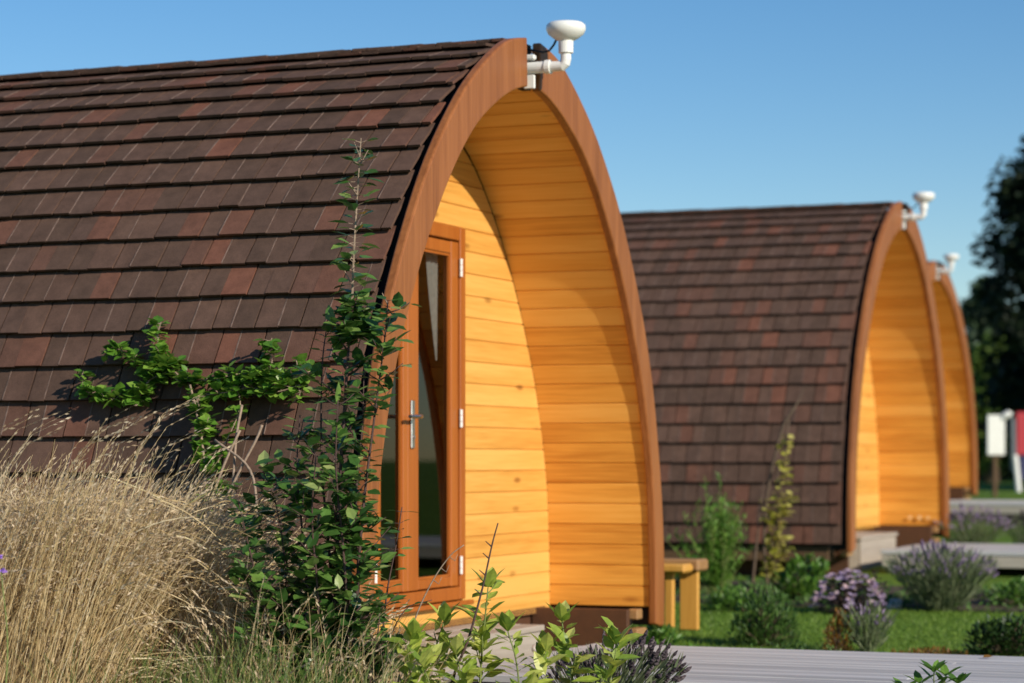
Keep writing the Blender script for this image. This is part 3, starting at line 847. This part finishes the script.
# bare twigs
b = at(440, 800, 8.7); b.z = 0
S = Plant('bare_twig', b, 'dark bare upright twig between the light green saplings', 'twig')
path = smooth_path([b]+tr([(452, 683), (468, 640), (482, 590), (492, 545), (498, 523)], 8.7)); ln = along(path)
S.mb('stem').tube(path, [.007-.0045*l/ln[-1] for l in ln], 5)
for s in (.62, .7, .78, .85, .9):
    p, d = pathpt(path, ln, ln[-1]*s); q = p+Vector((rr.choice((-1, 1))*.022, -.01, .02)); S.mb('stem').tube([p, q], [.0028, .0015], 4)
S.done({'stem': ('stem', M['darktwig'])})
b = at(392, 800, 8.65); b.z = 0
S = Plant('dry_stalk', b, 'pale dry stalk leaning across the foot of the door', 'stalk')
path = smooth_path([b]+tr([(398, 683), (414, 622), (432, 582), (450, 556), (464, 545)], 8.65)); ln = along(path)
S.mb('stem').tube(path, [.005-.003*l/ln[-1] for l in ln], 5)
for s in (.8, .86, .92):
    p, d = pathpt(path, ln, ln[-1]*s); S.mb('stem').tube([p, p+Vector((.02, 0, -.015)), p+Vector((.03, 0, .01))], [.002, .0015, .001], 4)
S.done({'stem': ('stem', M['twig'])})

# ------------------------------------------------------------------ climber on the nearest pod's roof
def on_roof(px, py, gap, k=1):
    """point on the line of sight a given gap outside the pod's curved wall"""
    lo, hi = 7.0, 13.0; (cx, cy, cz), (ux, uy) = POD[k]
    for _ in range(40):
        d = (lo+hi)/2; p = at(px, py, d); u = (p.x-cx)*ux+(p.y-cy)*uy; z = p.z-cz
        if u < -(hw(OUT, min(2.8, max(0, z)))+gap): lo = d
        else: hi = d
    return at(px, py, lo)
rr = random.Random(5)
b = on_roof(212, 700, .25); b.z = 0
C = Plant('climbing_honeysuckle', b, 'bright green climber spreading sideways over the brown roof tiles of the nearest pod', 'climber')
arms = [
    ([(212, 560), (206, 500), (203, 450), (196, 410), (190, 385)], .13, .009, .005, .05),
    ([(190, 385), (175, 372), (160, 352), (158, 335), (161, 322)], .07, .004, .002, .02),
    ([(310, 372), (285, 380), (262, 376), (240, 374), (215, 380), (190, 380)], .10, .005, .003, .016),
    ([(300, 385), (275, 392), (250, 388), (228, 392), (205, 395)], .09, .004, .003, .018),
    ([(172, 370), (150, 380), (138, 397), (118, 399), (97, 396), (84, 388), (82, 374)], .06, .003, .0015, .016),
    ([(168, 368), (148, 366), (132, 360), (120, 350), (110, 350), (104, 356)], .07, .003, .0015, .018),
    ([(197, 400), (204, 425), (200, 450), (212, 470), (225, 500)], .12, .003, .002, .018),
    ([(232, 380), (240, 400), (236, 420), (222, 450), (216, 470)], .10, .003, .002, .03),
    ([(262, 378), (272, 362), (268, 348), (272, 338)], .08, .003, .0015, .02),
    ([(292, 378), (300, 392), (294, 402)], .09, .003, .0015, .02),
]
for pts, gap, r0, r1, st in arms:
    P = [on_roof(x, y, gap) for x, y in pts]
    if pts[0][1] == 560: P = [b]+P
    leafy_stem(C, P, rr, r0, r1, st*.58, .058, .047, spread=(-.7, .6), twig=(.22, .03, .08) if st < .03 else None, petiole=.010, start=(.55 if pts[0][1] == 560 else 0))
for pts, gap in (([(205, 520), (222, 470), (240, 430)], .16), ([(215, 520), (240, 470), (256, 440), (262, 425)], .15), ([(232, 500), (236, 440), (242, 405)], .14), ([(258, 520), (250, 470), (215, 440)], .16)):
    C.mb('stem').tube(smooth_path([on_roof(x, y, gap) for x, y in pts]), .006, 5)
C.done({'stem': ('stem', M['twig']), 'leaf': ('foliage', M['vineleaf'])})

# ------------------------------------------------------------------ dry grass
def grass():
    rr = random.Random(77); mb = MB(); sd = MB()
    def blade(x, y, h, lean, az, droop, w, seed):
        base = Vector((x, y, 0)); n = 9; pts = []; dx = Vector((cos(az), sin(az), 0))
        ang = lean*.75; p = base.copy(); seg = h/n
        for i in range(n+1):
            pts.append(p.copy()); t = i/n
            a = ang+(lean-ang)*t+droop*max(0, t-.55)**2*4.5
            p = p+(dx*sin(a)+Vector((0, 0, cos(a))))*seg
        side = Vector((-dx.y*.6+.75, dx.x*.6+rr.uniform(-.5, .5), 0)).normalized()
        mb.ribbon(pts, w, w*.35, side)
        if seed:
            path = pts; k = rr.randint(10, 20)
            for j in range(k):
                t = .72+.28*j/k; f = t*n; i = min(n-1, int(f)); q = path[i].lerp(path[i+1], f-i); d = (path[i+1]-path[i]).normalized()
                dd = (d+Vector((rr.uniform(-.6, .6), rr.uniform(-.6, .6), rr.uniform(-.5, .3)))*.75).normalized()
                sd.dia(q, dd, Vector((rr.uniform(-1, 1), rr.uniform(-1, 1), .3)), rr.uniform(.014, .028), rr.uniform(.004, .008))
    # tussocks fanning out, swept to the right
    for c in range(215):
        px = rr.uniform(-120, 235); d = rr.uniform(8.35, 9.65)
        if px > 150: d = max(d, 8.9)
        x = (px-512)/F*d
        top = 476 if px < 165 else 476+(px-165)*.45
        H = (EYE-(top-460)/F*d)*rr.uniform(.86, 1.04)
        tw = rr.gauss(0, .10)
        for k in range(36):
            a = rr.uniform(0, 2*pi); rl = abs(rr.gauss(0, .27)); wx = rr.gauss(.30, .13)+tw
            vx = wx+rl*cos(a); vy = rl*sin(a)*.8
            ln = min(1.1, sqrt(vx*vx+vy*vy)); az = atan2(vy, vx)
            h = H*rr.choice((rr.uniform(.45, .95), rr.uniform(.9, 1.12), rr.uniform(.85, 1.08)))*(1+.15*ln)
            blade(x+rr.gauss(0, .04)-.22, d+rr.gauss(0, .045), h, ln, az, rr.choice((.2, .8, 1.6, 2.6)), rr.choice((.0022, .003, .004, .0052)), rr.random() < .4)
    # broken, matted straw lying across the mass
    for c in range(750):
        px = rr.uniform(-40, 270); d = rr.uniform(8.5, 9.4); x = (px-512)/F*d; py = rr.uniform(500, 700)
        p0 = at(px, py, d); L = rr.uniform(.12, .4); az = rr.uniform(-.9, .9)+rr.choice((0, 0, pi)); el_ = rr.uniform(-.3, .9)
        dd = Vector((cos(az)*cos(el_), sin(az)*cos(el_), sin(el_))); sag = rr.uniform(.1, .5)
        mb.ribbon([p0+dd*L*t-Vector((0, 0, sag*L*t*t)) for t in (0, .25, .5, .75, 1)], .0045, .002, Vector((0, .3, 1)))
    # tall arching stalks above the mass
    for px, top, d in ((18, 432, 8.2), (40, 446, 8.6), (60, 447, 8.0), (100, 430, 8.4), (112, 424, 8.3), (150, 420, 8.8), (160, 422, 8.5), (88, 444, 8.1), (178, 440, 9.0), (190, 452, 8.7), (130, 445, 8.6), (4, 430, 8.0), (210, 462, 8.8), (72, 438, 8.7), (140, 452, 8.2)):
        x = (px-512)/F*d
        H = EYE-(top-460)/F*d
        for k in range(2): blade(x-.34+rr.gauss(0, .03), d, H*1.2+rr.uniform(-.04, .03), .30+rr.uniform(-.1, .1), rr.uniform(-.4, .4), 1.7, .0036, True)
    # shorter matted grass between the shrub stems
    for c in range(120):
        px = rr.uniform(200, 375); d = rr.uniform(8.4, 9.6); x = (px-512)/F*d
        for k in range(18):
            h = rr.uniform(.35, .86)*(1-.35*(px-200)/175)
            blade(x+rr.gauss(0, .06), d+rr.gauss(0, .06), h, abs(rr.gauss(.45, .3)), rr.uniform(0, 2*pi), rr.uniform(.1, 2.0), rr.uniform(.0025, .005), rr.random() < .35)
    o = mb.build('dry_grass', M['straw']); tag(o, 'mass of tall dry straw-coloured grass in the left foreground', 'dry grass', kind='stuff')
    sd2 = sd.build('seed_heads', M['seed'], o)
    # chaotic fine twiggy heads
    g = MB()
    for c in range(1100):
        px = rr.gauss(250, 85)
        if px > 392: continue
        d = rr.uniform(7.5, 9.4); x = (px-512)/F*d; h = rr.uniform(.22, .52); az = rr.uniform(0, 6.28); dx = Vector((cos(az), sin(az), 0)); le = rr.uniform(.05, .6)
        pts = [Vector((x, d, 0))+dx*(le*h*t*t)+Vector((0, 0, h*t)) for t in (0, .25, .5, .75, 1)]
        g.ribbon(pts, .005, .0012, Vector((1, rr.uniform(-.6, .6), 0)).normalized())
    tag(g.build('green_grass', M['grassgreen']), 'fresh green grass at the foot of the dry straw in the foreground', 'grass', kind='stuff')
    # lawn
    lw = MB()
    for c in range(42000):
        y = 12.2+(18.2-12.2)*rr.random(); x = rr.uniform(.5, 4.8)*y/16
        if x > 5: continue
        z = ground(x, y); a = rr.uniform(0, 6.28); h = rr.uniform(.012, .028); l = rr.uniform(-.02, .02)
        w = .004; sx, sy = cos(a)*w, sin(a)*w
        o2 = len(lw.v); lw.v.extend([(x-sx, y-sy, z), (x+sx, y+sy, z), (x+l, y+rr.uniform(-.02, .02), z+h)]); lw.f.append((o2, o2+1, o2+2))
    tag(lw.build('lawn_grass', M['lawnblade']), 'short mown green lawn grass between the decks', 'grass', kind='stuff')
grass()

# violet flower at the left edge
b = at(-6, 800, 7.9); b.z = 0
S = Plant('violet_flower', b, 'small violet flower at the left edge among the dry grass', 'flower')
tp = at(1, 571, 7.9); S.mb('stem').tube(smooth_path([b, b.lerp(tp, .6)+Vector((.03, 0, 0)), tp]), [.004, .003, .002], 5)
for c, sc, key in ((tp, 1, 'petal'), (tp+Vector((-.008, 0, .045)), .8, 'bud')):
    for k in range(9):
        dd = rdir(rr, -.3, .6); S.mb(key).leaf(c, dd, Vector((0, -1, .5)), .022*sc, .012*sc)
S.done({'stem': ('stem', M['greenstem']), 'petal': ('flower_head', M['violet']), 'bud': ('flower_head', M['violet'])})

# ------------------------------------------------------------------ lavender and other bedding plants
def lavender(name, base, w, h, n, label, flower, leaf, lean=0, nl=420, headL=.05, headr=.008, cat='lavender', group=None, seed=1, dpth=.8):
    rr = random.Random(seed); S = Plant(name, base, label, cat, group); b = Vector(base)
    for i in range(n):
        a = rr.uniform(0, 2*pi); q = sqrt(rr.random()); fx, fy = cos(a)*q, sin(a)*q
        hh = h*(1-.38*q*q)*rr.uniform(.8, 1.08)
        tip = b+Vector((fx*w*.5+lean*hh, fy*w*.5*dpth, hh)); mid = b+Vector((fx*w*.28+lean*hh*.35, fy*w*.28*dpth, hh*.55)); bs = b+Vector((fx*w*.12, fy*w*.12*dpth, 0))
        d = (tip-mid).normalized()
        S.mb('stem').tube([bs, mid, tip], [.0025, .002, .0016], 3, cap=False)
        S.mb('flower').spike(tip-d*.01, d+Vector((0, 0, .1)), headL*rr.uniform(.6, 1.3), headr*rr.uniform(.8, 1.25), 5)
    for i in range(nl):
        a = rr.uniform(0, 2*pi); q = sqrt(rr.random()); t = rr.uniform(.05, .92)
        p = b+Vector((cos(a)*q*w*.42*(.4+t)+lean*h*t*t*.6, sin(a)*q*w*.42*(.4+t)*dpth, h*t*(1-.3*q*q)))
        dd = (Vector((cos(a)*q*.8+lean*.5, sin(a)*q*.8, 1))+rdir(rr)*.5).normalized()
        S.mb('leaf').dia(p, dd, rdir(rr), rr.uniform(.05, .11), rr.uniform(.006, .011))
    S.stuff = ('flower',); return S.done({'stem': ('stem', M['greyleaf']), 'leaf': ('foliage', M[leaf]), 'flower': ('flowers', M[flower])})

def gp(px, d):
    x = (px-512)/F*d; return Vector((x, d, ground(x, d)))
lavender('faded_lavender', gp(604, 9.6), .56, .355, 200, 'faded dark purple lavender clump in the foreground below the nearest pod', 'lavdark', 'greyleaf', lean=.22, nl=700, headL=.042, headr=.0075, seed=4)
lavender('big_lavender', gp(942, 16.3), .70, .44, 190, 'large round lavender bush with mauve spikes in front of the pale deck', 'lavflower', 'greyleaf', nl=2600, headL=.055, headr=.008, seed=5)
lavender('small_lavender', gp(868, 13.5), .27, .27, 40, 'small grey-green lavender right of the rust-coloured plant', 'lavflower', 'greyleaf', nl=420, headL=.035, headr=.007, seed=6)
lavender('far_lavender', gp(972, 22.3), .75, .40, 150, 'lavender growing behind the pale deck, left one of the back pair', 'lavflower', 'greyleaf', nl=600, headL=.05, headr=.011, seed=7, group='lavenders behind the deck')
lavender('far_lavender', gp(1034, 22.6), .7, .36, 120, 'lavender growing behind the pale deck at the right edge', 'lavdark', 'greyleaf', nl=600, headL=.05, headr=.011, seed=8, group='lavenders behind the deck')

def mound(name, base, w, h, n, L, W, leaf, label, cat='plant', seed=1, group=None, flowers=None, up=.3, dpth=.8, rough=.25):
    """uneven leafy mound: leaves through the volume of a lumpy dome on short stems"""
    rr = random.Random(seed); S = Plant(name, base, label, cat, group); b = Vector(base)
    lumps = [(rr.uniform(0, 6.28), rr.uniform(0, 1.2), rr.uniform(-rough, rough)) for _ in range(9)]
    for i in range(n):
        a = rr.uniform(0, 2*pi); e = math.asin(rr.random()); q = rr.random()**.4
        k = 1+sum(am*max(0, cos(a-la)*cos(e)*cos(le)+sin(e)*sin(le))**6 for la, le, am in lumps)
        o = Vector((cos(a)*cos(e)*w*.5, sin(a)*cos(e)*w*.5*dpth, sin(e)*h))*q*k
        o.z = max(.01, o.z)
        d = (Vector((cos(a)*cos(e), sin(a)*cos(e), sin(e)+up))+rdir(rr)*.7).normalized(); l = L*rr.uniform(.6, 1.15)
        S.mb('leaf').leaf(b+o, d, Vector((rr.uniform(-.5, .5), rr.uniform(-.6, .3), 1)), l, W*l/L)
        if i % 14 == 0: S.mb('stem').tube([b+Vector((o.x*.15, o.y*.15, 0)), b+o*.6+Vector((0, 0, .02*h)), b+o], [.004, .003, .0015], 4, cap=False)
    if flowers:
        m, mat, r = flowers
        for i in range(m):
            a = rr.uniform(0, 2*pi); e = math.asin(rr.uniform(.15, 1))
            o = Vector((cos(a)*cos(e)*w*.52, sin(a)*cos(e)*w*.52*dpth, sin(e)*h*1.04))
            for k in range(6):
                dd = (rdir(rr, -.1, .4)+Vector((cos(a)*.3, sin(a)*.3-.3, .3))).normalized(); S.mb('flower').leaf(b+o, dd, Vector((0, -.6, 1)), r*rr.uniform(.7, 1.2), r*.8)
    sp = {'stem': ('stem', M['bark']), 'leaf': ('foliage', M[leaf])}
    S.stuff = ('flower',)
    if flowers: sp['flower'] = ('flowers', M[flowers[1]])
    return S.done(sp)

mound('low_green_plant', gp(735, 16.3), .46, .17, 700, .04, .022, 'lushleaf', 'low bright green mound behind the bench end', seed=2)
mound('green_shrub', gp(764, 13.9), .40, .34, 1300, .045, .014, 'midleaf', 'fine-leaved green shrub on the lawn edge of the deck right of the bench', 'shrub', seed=3, up=.9)
mound('leafy_green_plant', gp(803, 17.0), .40, .27, 420, .07, .05, 'lushleaf', 'broad-leaved green plant below the yellow climber', seed=4)
mound('mauve_flower_mound', gp(848, 16.1), .46, .27, 700, .035, .02, 'purpleleaf', 'dark mound covered with mauve flowers left of the big lavender', 'flowering plant', seed=5, flowers=(95, 'mauve', .035))
mound('rust_coloured_plant', gp(838, 13.5), .17, .24, 420, .03, .014, 'rustleaf', 'small rust-orange plant at the deck edge', seed=6, up=1.2)
mound('right_green_plant', gp(1022, 16.6), .46, .2, 600, .045, .028, 'lushleaf', 'low green plant right of the big lavender', seed=7)
mound('dark_green_shrub', gp(1006, 13.3), .48, .25, 1500, .035, .022, 'darkleaf', 'dark green rounded shrub at the right end of the deck edge', 'shrub', seed=8)
mound('lawn_edge_plant', gp(658, 13.25), .26, .16, 260, .05, .032, 'lushleaf', 'small green plant at the foot of the nearest pod beside the bench leg', seed=9)
mound('lawn_edge_plant', gp(690, 13.1), .12, .08, 90, .035, .022, 'vineleaf', 'tiny bright green seedling between the bench and the deck', seed=10)
mound('deck_edge_weeds', gp(930, 13.05), .45, .07, 300, .03, .012, 'rustleaf', 'low brownish weeds along the far deck edge', seed=12, rough=.5)
mound('deck_edge_weeds', gp(800, 13.1), .7, .06, 320, .035, .013, 'midleaf', 'low green weeds along the far deck edge', seed=13, rough=.6)
mound('back_bed_plant', gp(700, 17.6), .35, .3, 350, .06, .03, 'darkleaf', 'dark green plant in the bed behind the bench', seed=14)

# lush plant poking up at the bottom right
rr = random.Random(15); b = at(934, 800, 8.6); b.z = 0
S = Plant('broad_leaved_plant', b, 'fresh broad-leaved green plant poking up in front of the deck at bottom right', 'plant')
for (x, y) in ((934, 672), (946, 676), (920, 684), (958, 684), (905, 690)):
    leafy_stem(S, [b, b.lerp(at(x, y, 8.6), .5)+Vector((0, 0, .05)), at(x, y, 8.6)], rr, .005, .002, .035, .085, .036, start=.22, spread=(.1, .9), petiole=.01)
    tp = at(x, y, 8.6)
    for k in range(4):
        a = k*1.6+rr.uniform(0, 1); S.mb('leaf').leaf(tp, Vector((cos(a)*.8, sin(a)*.6, .6)), Vector((0, 0, 1)), .075, .032)
S.done({'stem': ('stem', M['greenstem']), 'leaf': ('foliage', M['lushleaf'])})

# feathery upright plant and yellow climber against the middle pod
rr = random.Random(16); b = gp(716, 17.5)
S = Plant('feathery_green_plant', b, 'feathery upright green plant between the bench and the yellow climber', 'plant')
for i in range(70):
    q = rr.gauss(0, .5); h = .78*(1-.22*min(1, abs(q)))*rr.uniform(.5, 1.05)
    if i < 2: h = .88
    tip = b+Vector((q*.22, rr.gauss(0, .08), h)); mid = b+Vector((q*.11, rr.gauss(0, .03), h*.5))
    S.mb('stem').tube([b+Vector((q*.05, 0, 0)), mid, tip], [.004, .003, .0015], 3, cap=False)
    for k in range(34):
        t = rr.uniform(.12, 1); p = (b.lerp(mid, t*2) if t < .5 else mid.lerp(tip, t*2-1)); dd = (rdir(rr, 0, .8)+Vector((0, 0, .7))).normalized()
        S.mb('leaf').dia(p, dd, rdir(rr), rr.uniform(.06, .12)*(1.1-.5*t), .011)
S.done({'stem': ('stem', M['greenstem']), 'leaf': ('foliage', M['feather'])})

rr = random.Random(18); dY = 17.9
b = gp(768, dY)
S = Plant('yellow_climber', b, 'tall thin yellow-green climber on stakes against the middle pod', 'climber')
def tY(l): return [at(x, y, dY) for x, y in l]
for pts in ([(768, 590), (764, 540), (768, 490), (782, 430), (796, 405), (806, 385)], [(752, 592), (757, 540), (765, 480)]):
    S.mb('stem').tube(smooth_path(tY(pts)), [.012]*(len(smooth_path(tY(pts)))-6)+[.009, .007, .005, .004, .003, .002], 5)
S.mb('stem').tube(tY([(773, 590), (779, 500), (789, 420)]), .008, 5)
for pts in ([(770, 585), (774, 540), (777, 500), (783, 460), (788, 428)], [(776, 580), (780, 540), (783, 505), (786, 470), (785, 440)], [(774, 560), (768, 520), (764, 500)], [(780, 520), (790, 500), (793, 488)], [(778, 560), (784, 552), (788, 546)]):
    leafy_stem(S, tY(pts), rr, .004, .002, .036, .072, .055, spread=(-.5, .6), lkey='leaf', twig=(.35, .03, .09))
S.done({'stem': ('stem', M['bark']), 'leaf': ('foliage', M['yellowleaf'])})

# pale stones edging the bed
for i, (px, d, r) in enumerate(((893, 16.6, .05), (897, 16.5, .06), (889, 16.45, .04))):
    p = gp(px, d); rock('edging_stone', (p.x, p.y, p.z+r*.4), r, M['stone'], 'pale stone in the small pile between the mauve flowers and the big lavender', 'stone', 'pale stones edging the bed', seed=i+3)

# ground cover mixed through the bed, and a leaf blown onto the deck
gc = MB(); rr = random.Random(44)
for i in range(5200):
    t = rr.random(); v = rr.random(); x = .8+3.9*t; y = 16.95-1.2*t+v*v*1.9+rr.gauss(0, .05)
    if sin(x*5.1+y*2.3)+sin(x*2.2-y*4.7)+rr.gauss(0, .5) < .1: continue
    d = rdir(rr, -.1, 1.2); l = rr.uniform(.025, .06)
    gc.leaf(Vector((x, y, ground(x, y)+rr.uniform(.0, .06))), d, Vector((rr.uniform(-.5, .5), -.4, 1)), l, l*.55)
tag(gc.build('ground_cover', M['midleaf']), 'low leafy ground cover scattered through the flower bed', 'ground cover', kind='stuff')
fl = MB(); p = at(983, 663, 11.2); fl.leaf((0, 0, 0), (1, .4, .35), (0, -.3, 1), .06, .035, curl=.3)
fo = fl.build('fallen_leaf', M['rustleaf']); fo.location = (p.x, p.y, .165); tag(fo, 'small dark fallen leaf lying on the grey foreground deck', 'leaf')

# flower beds
draped('flower_bed', [gp(640, 17.0)[:2]+(0,) if 0 else Vector((.7, 17.0, 0)), Vector((4.6, 15.75, 0)), Vector((4.9, 17.4, 0)), Vector((.9, 19.2, 0))], M['soil'], .006)
draped('garden_soil', [Vector((-5.5, 6.5, 0)), Vector((.9, 8.2, 0)), Vector((.35, 10.35, 0)), Vector((-5.5, 12.0, 0))], M['soil'], .005)

# ------------------------------------------------------------------ trees and hedge beyond
def tree(name, x, y, h, r, label, mat, nclump, leafn, ls, z0=.25, seed=1, cat='tree', group=None, trunk=.16, sq=1.0, dense=.55):
    rr = random.Random(seed); g = ground(x, y); root = empty(name, (x, y, g), rr.uniform(0, 6), label, cat, group)
    t = MB(); t.tube([(0, 0, -.2), (.03, 0, h*.2), (.06, .04, h*.45), (0, .08, h*.7), (.02, .05, h*.9)], [trunk*1.25, trunk, trunk*.75, trunk*.4, trunk*.15], 9)
    cl = []
    for i in range(nclump):
        a = rr.uniform(0, 2*pi); tt = rr.random(); prof_ = (sin(pi*min(1, tt*.93+.07))**.6)*(1-.35*tt)
        q = r*prof_*rr.random()**dense*rr.uniform(.8, 1.12); cl.append(Vector((cos(a)*q, sin(a)*q*sq, h*(z0+(1-z0)*tt)*rr.uniform(.96, 1.02))))
    for c in cl[::max(1, nclump//26)]:
        st = Vector((.03, .04, min(c.z*.8, h*.75))); t.tube([st, st.lerp(c, .55)+Vector((0, 0, .1)), c], [trunk*.32, trunk*.18, trunk*.06], 5, cap=False)
    t.build('trunk', M['bark'], root, smooth=True)
    lf = MB()
    for c in cl:
        cr = rr.uniform(.16, .34)*r*.8
        for k in range(leafn):
            d = rdir(rr, -1.2, 1.3); p = c+d*cr*rr.random()**.5; lf.dia(p, (rdir(rr, -.8, .6)+Vector((0, 0, -.25))), rdir(rr, -1, 1), ls*rr.uniform(.7, 1.3), ls*.55)
    lf.build('crown', M[mat], root)
    return root
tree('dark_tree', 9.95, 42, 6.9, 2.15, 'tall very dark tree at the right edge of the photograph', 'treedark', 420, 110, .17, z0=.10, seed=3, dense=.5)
tree('far_green_tree', 11.2, 57, 4.6, 1.1, 'distant blue-green tree behind the arch of the farthest pod', 'treemid', 90, 90, .22, z0=.15, seed=4, group='trees beyond the pods')
tree('far_light_tree', 9.9, 50, 2.9, 1.1, 'low lighter green tree between the farthest pod and the dark tree', 'treelight', 70, 80, .16, z0=.1, seed=5, group='trees beyond the pods')

for (x, y, h, r, sd_) in ((19.5, 34.0, 11.5, 3.4, 21), (25.0, 38.0, 13.0, 3.6, 22), (15.5, 40.5, 9.0, 2.4, 23)):  # unseen trees, added right of view to cast shade on the background trees
    tree('unseen_shading_tree', x, y, h, r, 'unseen dark tree added past the right edge to shade the trees beyond', 'treedark', 150, 70, .34, z0=.1, seed=sd_, group='unseen trees added to shade the background')
hg = empty('dark_hedge', (11, 54, ground(11, 54)), 0, 'dark hedge under the trees behind the white board', 'hedge')
rr = random.Random(9); lf = MB(); st = MB()
for i in range(26000):
    x = rr.uniform(-4, 8); z = rr.random()**.8*(1.75+.25*sin(x*2)+.12*sin(x*7)); y = rr.gauss(0, .35)
    lf.dia((x, y, z), rdir(rr, -.8, .8), rdir(rr, -1, 1), rr.uniform(.1, .19), .09)
for x in range(-3, 8): st.tube([(x, 0, -.1), (x+.1, .05, .9), (x+.05, 0, 1.5)], [.05, .04, .02], 6)
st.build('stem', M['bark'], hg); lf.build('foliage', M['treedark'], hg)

# board on a post, red and navy panel
p = at(996, 470, 38); g = ground(p.x, 38)
sg = empty('white_board', (p.x, 38, g), radians(8), 'plain white rectangular board on a dark post left of the red panel', 'sign')
a = at(987, 415, 38); c = at(1005, 455, 38)
mb = MB(); mb.box(a.x-p.x, c.x-p.x, -.02, .02, c.z-g, a.z-g, .006); mb.build('board', M['sign'], sg)
mb = MB(); mb.box(-.03, .03, .022, .08, -.2, a.z-g-.08, .005); mb.build('post', M['under'], sg)
p = at(1022, 470, 38); g = ground(p.x, 38)
sg = empty('red_panel_stand', (p.x, 38, g), 0, 'red panel above a navy one on a slanted white leg at the right edge', 'stand')
def q(px, py): v = at(px, py, 38); return v.x-p.x, v.z-g
x0, z1 = q(1016, 412); x1, z0 = q(1036, 455); mb = MB(); mb.box(x0, x1, -.03, .03, z0, z1, .012); mb.build('red_panel', M['red'], sg)
x0, z1 = q(1019, 455.5); x1, z0 = q(1036, 480); mb = MB(); mb.box(x0, x1, -.028, .028, z0, z1-.006, .01); mb.build('navy_panel', M['navy'], sg)
xa, za = q(1014.5, 455); xb, zb = q(1018, 492); mb = MB(); mb.tube([(xa, -.04, za), (xb, -.06, zb)], [.045, .045], 12); mb.build('leg', M['white'], sg)
xa, za = q(1012.5, 418); mb = MB(); mb.tube([(xa, .0, za), (xa+.02, 0, q(0, 470)[1])], [.04, .05], 10); mb.build('post', M['greypost'], sg)
xa, za = q(1008, 414); mb = MB(); mb.tube([(xa-.08, 0, za-.05), (xa, 0, za), (xa+.05, 0, za-.02)], [.05, .06, .05], 10); mb.build('top_fitting', M['sign'], sg)

# ------------------------------------------------------------------ light, sky, camera
SD = Vector((.744, -.810, .52)).normalized(); el = math.asin(SD.z)
w = bpy.data.worlds.new('World'); scene.world = w; w.use_nodes = True
nt = w.node_tree; bg = nt.nodes['Background']
sky = nt.nodes.new('ShaderNodeTexSky'); sky.sky_type = 'NISHITA'; sky.sun_disc = False
sky.sun_elevation = el; sky.sun_rotation = atan2(SD.x, SD.y)
sky.air_density = 1.0; sky.dust_density = .05; sky.ozone_density = 3.0; sky.altitude = 300
hs = nt.nodes.new('ShaderNodeHueSaturation'); hs.inputs['Saturation'].default_value = 1.28; hs.inputs['Hue'].default_value = .503; hs.inputs['Value'].default_value = 1.22
nt.links.new(sky.outputs[0], hs.inputs['Color']); nt.links.new(hs.outputs[0], bg.inputs['Color']); bg.inputs['Strength'].default_value = .09
sl = bpy.data.lights.new('sun', 'SUN'); sl.energy = 5.0; sl.angle = radians(.53); sl.color = (1.0, .90, .74)
so = bpy.data.objects.new('sun', sl); COL.objects.link(so); so.rotation_euler = SD.to_track_quat('Z', 'Y').to_euler()

cam = bpy.data.cameras.new('camera'); co = bpy.data.objects.new('camera', cam); COL.objects.link(co)
co.location = (0, 0, EYE); co.rotation_euler = (radians(90), 0, 0)
cam.lens = 85; cam.sensor_width = 36; cam.shift_y = 118.5/1024; cam.clip_start = .1; cam.clip_end = 3000
cam.dof.use_dof = True; cam.dof.focus_distance = 9.2; cam.dof.aperture_fstop = 2.4
scene.camera = co
scene.render.engine = 'CYCLES'
scene.render.resolution_x = 1024; scene.render.resolution_y = 683
vs = scene.view_settings; vs.view_transform = 'Standard'; vs.look = 'None'; vs.exposure = 0; vs.gamma = 1; vs.use_curve_mapping = False
